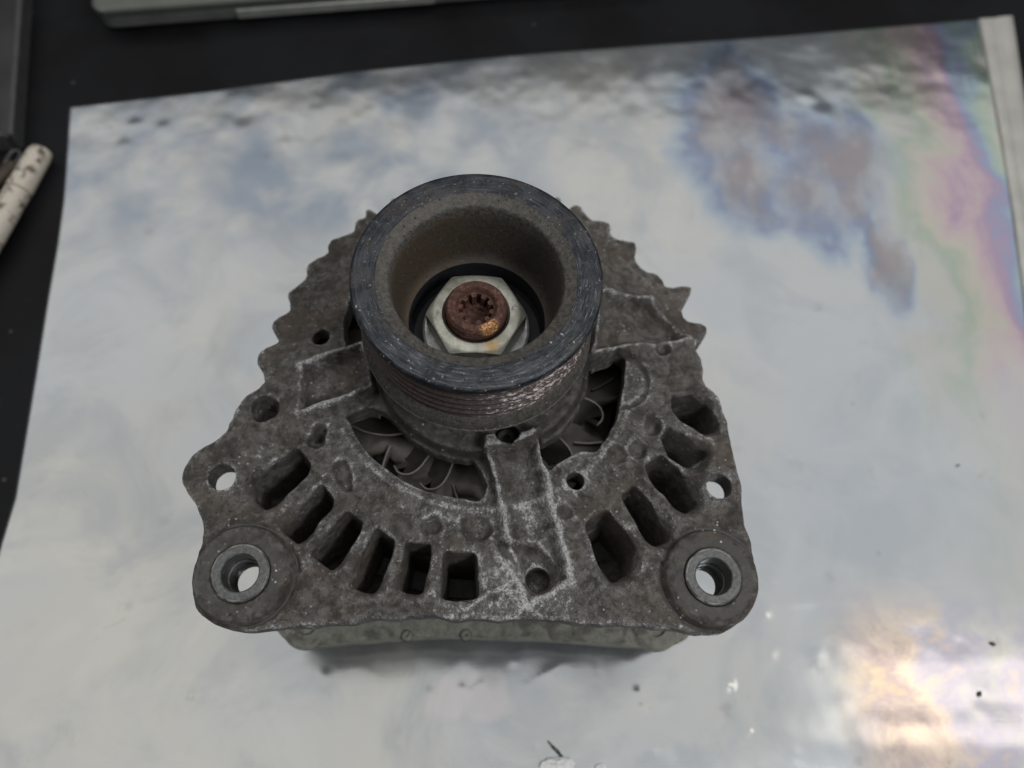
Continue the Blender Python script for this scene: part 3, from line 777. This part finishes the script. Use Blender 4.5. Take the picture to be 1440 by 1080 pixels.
# ------------------------------------------------------------------ table, sheet and the things round it
def world(u, v, zt):
    """place on a level zt mm above the table"""
    return pt(u, v, zt-FACE-LIFT)
TAB = NT('black_table'); tv = TAB.coords()
tn = TAB.noise(tv, 0.012, 4, 0.6); tn2 = TAB.noise(tv, 0.9, 4, 0.7)
tcol = TAB.mix(TAB.rng(tn, 0.35, 0.65), (0.005, 0.005, 0.006), (0.010, 0.0105, 0.012))
tcol = TAB.mix(TAB.math('MULTIPLY', TAB.rng(TAB.noise(TAB.vec('MULTIPLY', tv, (0.25, 1.0, 1.0)), 0.35, 5, 0.75), 0.60, 0.75), 0.35), tcol, (0.05, 0.05, 0.05))
tcol = TAB.mix(TAB.math('MULTIPLY', TAB.rng(TAB.voro(tv, 0.045), 0.055, 0.035), 0.5), tcol, (0.09, 0.09, 0.09))
TAB.out(tcol, TAB.rng(tn, 0.3, 0.7, 0.42, 0.55), 0.0, TAB.bump(tn2, 0.05), Specular_IOR_Level=0.12)
V = [(-900,-600,0),(900,-600,0),(900,900,0),(-900,900,0),(-900,-600,-25),(900,-600,-25),(900,900,-25),(-900,900,-25)]
F = [(0,1,2,3),(7,6,5,4),(0,4,5,1),(1,5,6,2),(2,6,7,3),(3,7,4,0)]
table = mesh('table', V, F, TAB.m, smooth=False); table['kind'] = 'structure'

def mat_sheet():
    s = NT('dull_stained_metal_sheet'); v = s.coords()
    sx = s.n('ShaderNodeSeparateXYZ'); s.put(sx.inputs[0], v); K_ = (CAM[2]+110+LIFT)/(CAM[2]+FACE+LIFT)
    x = s.math('MULTIPLY', sx.outputs[0], K_); y = s.math('ADD', s.math('MULTIPLY', sx.outputs[1], K_), 105.0*K_-105.0)
    big = s.noise(v, 0.010, 4, 0.55, 0.3); mid = s.noise(v, 0.045, 4, 0.6, 0.3); fine = s.noise(v, 0.8, 5, 0.7)
    col = s.mix(s.rng(big, 0.35, 0.65), (0.50, 0.495, 0.47), (0.45, 0.47, 0.49))
    col = s.mix(s.math('MULTIPLY', s.rng(mid, 0.5, 0.7), 0.12), col, (0.41, 0.45, 0.48))
    mo = s.noise(s.vec('ADD', v, (90, 40, 0)), 0.022, 5, 0.6, 0.8); mo2 = s.noise(s.vec('ADD', v, (10, 140, 0)), 0.016, 4, 0.55, 0.6)
    col = s.mix(s.math('MULTIPLY', s.rng(mo, 0.42, 0.66), 0.62), col, (0.335, 0.36, 0.385))
    col = s.mix(s.math('MULTIPLY', s.rng(mo2, 0.52, 0.66), 0.25), col, (0.60, 0.585, 0.53))
    col = s.mix(s.math('MULTIPLY', s.rng(x, 40, 160), 0.45), col, (0.42, 0.46, 0.51))
    # blue-grey oily film at the far left, partly a dark reflection painted in
    m = s.math('MULTIPLY', s.rng(y, 95, 140), s.rng(x, 70, -30))
    st = s.math('MULTIPLY', m, s.rng(s.noise(s.vec('ADD', v, (40, 9, 3)), 0.024, 3, 0.5, 0.3), 0.38, 0.66))
    col = s.mix(s.math('MULTIPLY', st, 0.9), col, (0.22, 0.265, 0.335))
    # oily film at the far right: a brown-violet patch with a blue border ...
    wob = s.noise(comb(s, s.math('MULTIPLY', x, 1.0), s.math('MULTIPLY', y, 0.55), 0.0), 0.030, 5, 0.6, 0.5)
    n3 = s.noise(comb(s, s.math('ADD', x, 11.0), s.math('MULTIPLY', s.math('ADD', y, 70.0), 0.75), 0.0), 0.030, 3, 0.5, 0.5)
    def blob(cx, cy, rx, ry, k=1.5):
        d = s.math('ADD', s.math('POWER', s.math('ABSOLUTE', s.math('MULTIPLY', s.math('SUBTRACT', x, cx), 1/rx)), 2.0), s.math('POWER', s.math('ABSOLUTE', s.math('MULTIPLY', s.math('SUBTRACT', y, cy), 1/ry)), 2.0))
        return s.math('ADD', d, s.math('MULTIPLY', s.math('SUBTRACT', n3, 0.5), k*2.4))
    bd = s.math('MINIMUM', s.math('MINIMUM', blob(136, 192, 30, 56, 1.3), blob(180, 168, 34, 42, 1.3)), blob(203, 118, 12, 26, 2.0))
    patch = s.ramp(s.math('MULTIPLY', bd, 0.5), [(0.0, (0.23, 0.20, 0.22)), (0.22, (0.19, 0.195, 0.25)), (0.42, (0.12, 0.175, 0.32)), (0.62, (0.22, 0.32, 0.45)), (0.90, (0.40, 0.45, 0.48))])
    col = s.mix(s.math('MULTIPLY', s.rng(bd, 2.5, 0.3), s.rng(s.noise(comb(s, s.math('MULTIPLY', x, 0.05), s.math('MULTIPLY', y, 0.03), 0.0), 1.0, 3, 0.55), 0.35, 0.6, 0.45, 0.8)), col, patch)
    # ... and upright rainbow streaks along the edge
    ph = s.math('ADD', s.math('MULTIPLY', x, 0.0115), s.math('MULTIPLY', wob, 1.0))
    film = s.ramp(s.math('FRACT', ph), [(0.0, (0.43, 0.43, 0.40)), (0.14, (0.31, 0.37, 0.29)), (0.26, (0.45, 0.42, 0.35)), (0.38, (0.46, 0.34, 0.37)), (0.50, (0.34, 0.22, 0.34)),
        (0.60, (0.22, 0.25, 0.42)), (0.70, (0.26, 0.38, 0.42)), (0.80, (0.33, 0.42, 0.33)), (0.90, (0.45, 0.44, 0.39)), (1.0, (0.43, 0.43, 0.40))])
    xe = s.math('ADD', x, s.math('MULTIPLY', s.math('SUBTRACT', n3, 0.5), 60))
    regr = s.math('MULTIPLY', s.rng(xe, 196, 225), s.rng(s.math('ADD', y, s.math('MULTIPLY', n3, 60)), 60, 110, 0.25, 0.95))
    regt = s.math('MULTIPLY', s.rng(xe, 190, 225), s.rng(y, 150, 190))
    col = s.mix(s.math('MULTIPLY', s.math('MAXIMUM', regr, s.math('MULTIPLY', regt, 0.9)), 0.8), col, film)
    # rosy and yellow film in the near right corner
    near = s.math('MULTIPLY', s.rng(x, 135, 165), s.rng(y, -40, -75))
    ph2 = s.math('FRACT', s.math('ADD', s.math('MULTIPLY', x, 0.006), s.math('MULTIPLY', s.noise(v, 0.03, 5, 0.65, 0.5), 1.1)))
    film2 = s.ramp(ph2, [(0.0, (0.60, 0.60, 0.52)), (0.3, (0.68, 0.52, 0.34)), (0.45, (0.46, 0.37, 0.36)), (0.6, (0.68, 0.56, 0.46)), (0.75, (0.47, 0.45, 0.54)), (1.0, (0.60, 0.60, 0.52))])
    col = s.mix(s.math('MULTIPLY', near, 0.9), col, film2)
    dent_tint = s.math('MULTIPLY', s.rng(s.voro(s.vec('ADD', v, (77, 31, 0)), 0.040), 0.16, 0.06), s.rng(s.noise(v, 0.25, 4, 0.6), 0.42, 0.60))
    col = s.mix(s.math('MULTIPLY', dent_tint, 0.45), col, (0.30, 0.30, 0.30))  # grey reflections of shallow dents, painted into the colour
    pk = s.rng(blob(-2, -92, 17, 12, 1.6), 1.2, 0.7)  # pink-white highlight of the crumple, painted into the colour
    col = s.mix(s.math('MULTIPLY', pk, 0.35), col, (0.62, 0.56, 0.56))
    # specks and smears
    sp = s.math('MULTIPLY', s.math('MULTIPLY', s.rng(s.voro(s.vec('ADD', v, (5, 5, 0)), 0.035), 0.050, 0.030), s.rng(s.noise(v, 0.01, 2), 0.5, 0.6)), 0.25)
    col = s.mix(sp, col, (0.22, 0.22, 0.22))
    sm = s.rng(s.noise(s.vec('ADD', v, (200, 3, 0)), 0.06, 6, 0.7, 0.8), 0.62, 0.72)
    col = s.mix(s.math('MULTIPLY', sm, 0.3), col, (0.34, 0.33, 0.31))
    rough = s.math('ADD', s.rng(mid, 0.3, 0.7, 0.09, 0.15), s.math('MULTIPLY', fine, 0.02))
    brush = s.noise(comb(s, s.math('MULTIPLY', x, 0.04), s.math('MULTIPLY', y, 1.4), 0.0), 1.0, 4, 0.7)
    nb = s.bump(s.math('ADD', s.math('MULTIPLY', s.noise(v, 0.035, 2, 0.4), 1.0), s.math('ADD', s.math('MULTIPLY', brush, 0.012), s.math('MULTIPLY', fine, 0.012))), 1.0, 0.6)
    return s.out(col, rough, 0.80, nb)
SHEET = mat_sheet()
# the sheet: a grid between its four edges, dented and slightly wavy
TL, TR = world(97, 150, 1.5), world(1424, 23, 1.5)
left = [world(*q, 1.5) for q in ((97,150),(88,280),(80,340),(66,420),(50,520),(20,700),(0,765),(-60,1000),(-100,1200))]
topE = [world(*q, 1.5) for q in ((97,150),(300,127),(500,100),(720,78),(900,64),(1100,50),(1424,23))]
def along(L, t):
    L = np.array(L); s_ = np.r_[0, np.cumsum(np.hypot(*np.diff(L, axis=0).T))]; s_ /= s_[-1]
    return np.stack([np.interp(t, s_, L[:, 0]), np.interp(t, s_, L[:, 1])], -1)
nu, nv = 420, 330
tu = np.linspace(0, 1, nu); tv_ = np.linspace(0, 1, nv)
rt = world(1424, 23, 1.5); rb = (rt[0]-45, left[-1][1]-20)
right = [rt, world(1441, 135, 1.5), (world(1441,135,1.5)[0]-2, 120), rb]
TT = along(topE, tu); LL_ = along(left, tv_); RR = along(right, tv_)
BB = np.array(left[-1])[None]*(1-tu[:, None])+np.array(rb)[None]*tu[:, None]
U, Vv = np.meshgrid(tu, tv_, indexing='ij')
G = (1-Vv)[..., None]*TT[:, None]+Vv[..., None]*BB[:, None]+(1-U)[..., None]*LL_[None]+U[..., None]*RR[None]
G -= ((1-U)*(1-Vv))[..., None]*np.array(TT[0])+(U*(1-Vv))[..., None]*TT[-1]+((1-U)*Vv)[..., None]*np.array(left[-1])+(U*Vv)[..., None]*np.array(rb)
GX, GY = G[..., 0], G[..., 1]
flat = 1-np.exp(-((np.hypot(GX, GY)/72)**6))         # pressed flat under the alternator
Z = 0.45*vnoise(GX, GY, 75, 11)+0.065*vnoise(GX, GY, 30, 12)+0.012*vnoise(GX, GY, 10, 13)
Z *= 1-0.75*np.exp(-((GX+5)/60)**2-((GY+85)/30)**2)
Z += ss(GY, -60, -100)*(1.1*np.sin((GY+6*vnoise(GX, GY, 60, 15))/6.3)*(0.25+0.75*ss(GX, -60, 70)))*0.30
rd = np.random.RandomState(5)
dents = [(rd.uniform(100, 1400), rd.uniform(180, 1060), rd.uniform(1.2, 3.2), rd.uniform(0.08, 0.28)) for _ in range(110)]+[(1080,750,2.2,.5),(1085,790,1.6,.3),(1075,860,2.0,.4),(1022,962,2.6,.9),(970,1050,3.2,-.6),(790,1030,2.2,.4),(918,1052,1.8,.4),(750,1045,1.8,.6),
    (1118,1062,1.8,.4),(900,975,2.0,.5),(905,995,1.6,.5),(1052,1028,1.5,.5),(190,175,2.4,.8),(175,205,3.0,.7),(345,185,5.0,.9),(230,180,2.5,.6),(485,235,5,.9),
    (1135,135,2.6,.9),(1155,160,3.5,.8),(855,250,3.5,.6),(1290,500,2.6,.6),(1265,300,6,.9),(1350,640,2.2,-.5),(1330,770,3.2,.6),(275,300,3.0,-.5),
    (350,302,2.5,-.5),(140,768,1.6,-.6),(455,950,2.4,.2),(560,1040,3.2,.8),(700,985,8,.22),(655,930,6,.12),(760,990,7,.2),(1350,905,1.6,-.7),(1380,1000,2.5,.5),
    (345,1000,2.5,-.4),(310,845,3,.4),(200,910,3,.4),(40,930,5,-.5),(1150,920,2,.5),(1190,985,3,.5),(1240,850,3,.4),(1060,420,4,.4),(930,300,4,.35)]
for u, v_, r, a in dents:
    c = world(u, v_, 1.5)
    if v_ < 600: r *= 1.5; a *= 0.38
    elif u > 1100: a *= 0.35; r *= 1.3
    if a < 0: a *= 0.5
    q = ((GX-c[0])**2+(GY-c[1])**2)/(r*r)
    Z += a*np.exp(-q)*(1-0.0*q)
def crease(p, q, w, a):
    global Z
    p = np.array(world(*p, 1.5)); q = np.array(world(*q, 1.5)); e = q-p; wx = GX-p[0]; wy = GY-p[1]
    t = np.clip((wx*e[0]+wy*e[1])/(e@e), 0, 1); Z = Z+a*np.exp(-np.hypot(wx-e[0]*t, wy-e[1]*t)/w)
for c_ in (((662,1000),(692,1012),.7,.22),((660,975),(676,962),.9,.2),((692,1012),(700,985),.8,.15),((505,978),(538,985),1.0,.06),
           ((352,1062),(382,1046),1.0,.25),((740,965),(790,935),2.2,.22),((708,1060),(712,1030),1.0,.2),((1072,852),(1215,840),3.0,.16),
           ((1014,1000),(1016,975),.6,.2),((840,930),(850,980),1.5,-.12)): crease(*c_)
Z = 0.95+Z*flat*0.62; Z = np.maximum(Z, 0.15)
Z = np.where(np.hypot(GX, GY) < 60, np.minimum(Z, LIFT-0.35), Z)
Vt = np.stack([GX, GY, Z+0.35], -1).reshape(-1, 3); Vb = np.stack([GX, GY, Z], -1).reshape(-1, 3)
idx = np.arange(nu*nv).reshape(nu, nv)
Ft = np.stack([idx[:-1, :-1], idx[:-1, 1:], idx[1:, 1:], idx[1:, :-1]], -1).reshape(-1, 4)
b_ = np.r_[idx[:, 0], idx[-1, 1:], idx[:-1, -1][::-1], idx[0, 1:-1][::-1]]
Fs = [(b_[i], b_[(i+1) % len(b_)], b_[(i+1) % len(b_)]+nu*nv, b_[i]+nu*nv) for i in range(len(b_))]
sheet = mesh('metal_sheet', np.vstack([Vt, Vb]), list(Ft)+[tuple(r) for r in (Ft[:, ::-1]+nu*nv)]+Fs, SHEET)
tag(sheet, 'large dented silver metal sheet with blue and rainbow stains lying under the alternator', 'metal sheet')
# folded hem along the right edge, a part of the sheet
hem_in = [world(*q, 2) for q in ((1376,27),(1392,110),(1408,200),(1424,300),(1440,420),(1462,620),(1490,900))]
hem_out = [world(*q, 2) for q in ((1424,23),(1441,135),(1456,230),(1470,330),(1488,445),(1512,650),(1545,940))]
k_ = 70; HI = along(hem_in, np.linspace(0, 1, k_)); HO = along(hem_out, np.linspace(0, 1, k_))
sec = [(0.0, 1.3), (0.02, 2.1), (0.07, 2.5), (0.40, 2.2), (0.48, 1.9), (0.52, 2.4), (0.80, 2.7), (0.97, 2.5), (1.01, 1.9), (1.0, 0.5)]
V = []; F = []
for i in range(k_):
    for t, z in sec:
        p = HI[i]*(1-t)+HO[i]*t; V.append((p[0], p[1], z+0.15*math.sin(i*0.5)))
n = len(sec)
for i in range(k_-1):
    for j in range(n-1): F.append((i*n+j, i*n+n+j, i*n+n+j+1, i*n+j+1))
HEM = mat_simple('pale_metal_hem', (0.46, 0.45, 0.42), (0.54, 0.53, 0.49), 0.45, 0.5, 0.05, 0.1)
hem = mesh('folded_hem', V, F, HEM, sheet)

# --- the laptop at the far edge
LAP = mat_simple('grey_green_metal', (0.115, 0.125, 0.110), (0.135, 0.145, 0.128), 0.42, 0.4, 0.05, 0.03)
LAPE = mat_simple('bright_metal_edge', (0.26, 0.27, 0.25), (0.34, 0.35, 0.33), 0.38, 0.6, 0.05, 0.03)
def rbox(name, p0, ex, ey, w, d, z0, z1, r, mat, parent, bev=0.8):
    """box with rounded corners: p0 near-left corner, ex/ey unit axes"""
    P = []
    for cx_, cy_, a in ((r, r, 180), (w-r, r, 270), (w-r, d-r, 0), (r, d-r, 90)):
        for i in range(7):
            t = math.radians(a+90*i/6); P.append((cx_+r*math.cos(t), cy_+r*math.sin(t)))
    P = np.array(P); c = np.array([w/2, d/2]); V = []; F = []; n = len(P)
    for ins, z in ((bev, z0), (0, z0+bev), (0, z1-bev), (bev, z1)):
        q = c+(P-c)*(1-2*ins/np.array([w, d]))
        for a, b in q: V.append((p0[0]+ex[0]*a+ey[0]*b, p0[1]+ex[1]*a+ey[1]*b, z))
    for l in range(3):
        for j in range(n): F.append((l*n+j, l*n+(j+1) % n, (l+1)*n+(j+1) % n, (l+1)*n+j))
    F.append([3*n+j for j in range(n)]); F.append([j for j in range(n)][::-1])
    return auto_edges(mesh(name, V, F, mat, parent), 40)
a = np.array(world(142, 46, 1)); b = np.array(world(745, -1, 1)); ex = (b-a)/np.linalg.norm(b-a); ey = np.array([-ex[1], ex[0]])
lap_root = bpy.data.objects.new('laptop', None); COL.objects.link(lap_root)
tag(lap_root, 'closed grey-green laptop lying on the black table beyond the metal sheet', 'laptop')
rbox('base', a+ex*1.5+ey*1.5, ex, ey, 300, 205, 1.6, 8.0, 7, LAPE, lap_root)
lid = rbox('lid', a, ex, ey, 303, 209, 8.8, 14.0, 8, LAP, lap_root, 1.0)
rbox('hinge_cover', a+ex*70+ey*(-0.6), ex, ey, 104, 5, 3.2, 8.5, 1.2, mat_simple('pale_edge_strip', (0.42, 0.43, 0.40), (0.5, 0.51, 0.48), 0.35, 0.5, 0.1, 0.02), lap_root, 0.5)
for px in (20, 280):
    for py in (15, 190):
        q = a+ex*px+ey*py; v, f = lathe([(0.01,0.02),(4,0.02),(4.4,1.7),(0.01,1.7)], 20, q[0], q[1], 0); mesh('rubber_foot', v, f, PLASTIC, lap_root)

# --- dark case at the left edge with its raised border
CASE = mat_simple('charcoal_case', (0.016, 0.016, 0.017), (0.030, 0.031, 0.031), 0.55, 0.0, 0.03, 0.1)
q0 = np.array(world(30, 205, 2)); q1 = np.array(world(44, -10, 2)); ey2 = (q1-q0)/np.linalg.norm(q1-q0); ex2 = np.array([ey2[1], -ey2[0]])
case_root = bpy.data.objects.new('dark_case', None); COL.objects.link(case_root)
tag(case_root, 'flat charcoal case with a thin raised border at the far left table edge', 'case')
o0 = q0-ex2*160
rbox('lid', o0, ex2, ey2, 160, 230, 0.05, 9, 5, CASE, case_root)
EDGE = mat_simple('grey_border', (0.045, 0.045, 0.046), (0.06, 0.06, 0.06), 0.5, 0.0, 0.1, 0.02)
rbox('border', q0-ex2*2.6, ex2, ey2, 2.8, 230, 0.06, 10.2, 1.2, EDGE, case_root, 0.4)
rbox('border', o0-ey2*0.2, ex2, ey2, 156, 2.6, 0.06, 10.2, 1.2, EDGE, case_root, 0.4)

# --- the cream plastic tube lying at the left, dirty
def mat_cream():
    s = NT('dirty_cream_plastic'); v = s.coords(); n = s.noise(v, 0.16, 5, 0.6, 0.4); n2 = s.noise(v, 1.0, 4, 0.6)
    col = s.mix(s.rng(n2, 0.3, 0.7), (0.52, 0.47, 0.40), (0.60, 0.55, 0.47))
    col = s.mix(s.rng(n, 0.52, 0.64), col, (0.14, 0.105, 0.08))
    return s.out(col, 0.5, 0.0, s.bump(n2, 0.1))
CREAM = mat_cream()
def rod(name, prof, p, q, rz, mat, seg=40, parent=None):
    """lathe profile (distance from p, radius) laid along p->q, radius rz above table"""
    p = np.array(p); q = np.array(q); d = (q-p); d /= np.linalg.norm(d); sd = np.array([-d[1], d[0]]); V = []; F = []; n = len(prof)
    for j in range(seg):
        a = 2*math.pi*j/seg
        for t, r in prof: V.append((p[0]+d[0]*t+sd[0]*r*math.cos(a), p[1]+d[1]*t+sd[1]*r*math.cos(a), rz+r*math.sin(a)))
    for j in range(seg):
        k = (j+1) % seg
        for i in range(n-1): F.append((j*n+i, k*n+i, k*n+i+1, j*n+i+1))
    return auto_edges(mesh(name, V, F, mat, parent), 35)
e0 = world(59, 212, 6); e1 = world(-22, 352, 6)
tube_root = bpy.data.objects.new('cream_marker', None); COL.objects.link(tube_root)
tag(tube_root, 'dirty cream plastic marker pen lying slantwise on the table left of the metal sheet', 'marker pen')
rod('cap', [(0.0,0.01),(0.0,4.0),(0.4,4.8),(3.2,5.3),(3.4,5.05),(3.9,5.05),(4.1,5.35),(24,5.7),(24,0.01)], e0, e1, 6.2, CREAM, parent=tube_root)
rod('barrel', [(24.3,0.01),(24.3,5.0),(25,5.5),(90,5.6),(92,4.6),(92,0.01)], e0, e1, 6.2, CREAM, parent=tube_root)

# brown cork-like stub under the marker and a loop of wire beside it
STUB = mat_simple('dark_brown_leather', (0.030, 0.018, 0.010), (0.06, 0.04, 0.025), 0.6, 0.0, 0.3, 0.2)
s0 = world(-12, 262, 3); s1 = world(9, 243, 3)
stub = rod('brown_stub', [(0,0.01),(0,2.4),(0.8,3.2),(14,3.2),(15,2.4),(15,0.01)], s0, s1, 13.0 if False else 3.3, STUB); stub_l = tag(stub, 'short dark brown stub beside the cream marker pen', 'stub')
def tube(name, path, r, mat, parent=None, seg=10):
    path = np.array(path, float); n = len(path); V = []; F = []
    for i in range(n):
        t = path[min(i+1, n-1)]-path[max(i-1, 0)]; t /= np.linalg.norm(t); s1_ = np.cross(t, [0, 0, 1]); s1_ /= np.linalg.norm(s1_)+1e-9; s2 = np.cross(s1_, t)
        for j in range(seg):
            a = 2*math.pi*j/seg; V.append(path[i]+r*(math.cos(a)*s1_+math.sin(a)*s2))
    for i in range(n-1):
        for j in range(seg): F.append((i*seg+j, i*seg+(j+1) % seg, (i+1)*seg+(j+1) % seg, (i+1)*seg+j))
    F.append(list(range(seg))[::-1]); F.append([(n-1)*seg+j for j in range(seg)])
    return mesh(name, V, F, mat, parent)
wl = chaikin([world(*q, 1) for q in ((-30,250),(-8,246),(4,238),(9,226),(16,213),(26,211),(30,219),(24,228),(18,240),(6,254),(-20,268))], 3, closed=False)
WIRE = mat_simple('grey_cable', (0.05, 0.05, 0.05), (0.10, 0.10, 0.10), 0.45, 0.1, 0.4, 0.02)
tag(tube('cable_loop', [(x_, y_, 1.1) for x_, y_ in wl], 0.9, WIRE), 'thin grey cable loop beside the top end of the cream marker pen', 'cable')

# --- crumbs on the sheet near the front edge
def chip(name, u, v_, r, mat, seed, flat_=0.45, elong=1.0, rot=0.0):
    rs = np.random.RandomState(seed); c = world(u, v_, 2); V = []; F = []; m, n = 7, 12
    for i in range(m+1):
        th = math.pi*i/m
        for j in range(n):
            ph = 2*math.pi*j/n; q = 1+0.35*rs.uniform(-1, 1)
            x_ = r*elong*math.sin(th)*math.cos(ph)*q; y_ = r*math.sin(th)*math.sin(ph)*q; z_ = r*flat_*math.cos(th)*q
            V.append((c[0]+x_*math.cos(rot)-y_*math.sin(rot), c[1]+x_*math.sin(rot)+y_*math.cos(rot), 1.5+r*flat_*0.8+z_))
    for i in range(m):
        for j in range(n): F.append((i*n+j, (i+1)*n+j, (i+1)*n+(j+1) % n, i*n+(j+1) % n))
    return mesh(name, V, F, mat, smooth=False)
WHITE = mat_simple('white_flake', (0.68, 0.68, 0.68), (0.80, 0.80, 0.80), 0.6, 0.0, 0.6, 0.2)
DARKC = mat_simple('dark_crumb', (0.04, 0.045, 0.04), (0.10, 0.10, 0.09), 0.5, 0.2, 0.6, 0.2)
tag(chip('white_flake', 783, 1076, 3.1, WHITE, 3, 0.35, 1.9, 0.1), 'large white flake at the near edge of the sheet in front of the alternator', 'flake', 'crumbs on the sheet')
tag(chip('white_flake', 845, 1079, 1.1, WHITE, 4, 0.4, 1.6), 'small white flake just right of the large white flake', 'flake', 'crumbs on the sheet')
tag(chip('metal_shaving', 783, 1056, 0.55, DARKC, 5, 0.5, 7.0, -0.8), 'thin dark metal shaving beside the large white flake', 'shaving', 'crumbs on the sheet')
tag(chip('dark_crumb', 1397, 905, 0.65, DARKC, 6, 0.5, 1.5, -0.5), 'dark crumb on the yellow stained corner of the sheet', 'crumb', 'crumbs on the sheet')
tag(chip('dark_crumb', 1379, 976, 0.55, DARKC, 7, 0.5, 1.9, 1.2), 'smaller dark crumb on the rosy stain near the corner of the sheet', 'crumb', 'crumbs on the sheet')
tag(chip('dark_crumb', 1348, 654, 0.4, DARKC, 9, 0.5, 1.7, 0.2), 'tiny dark crumb on the clear part of the sheet right of the alternator', 'crumb', 'crumbs on the sheet')
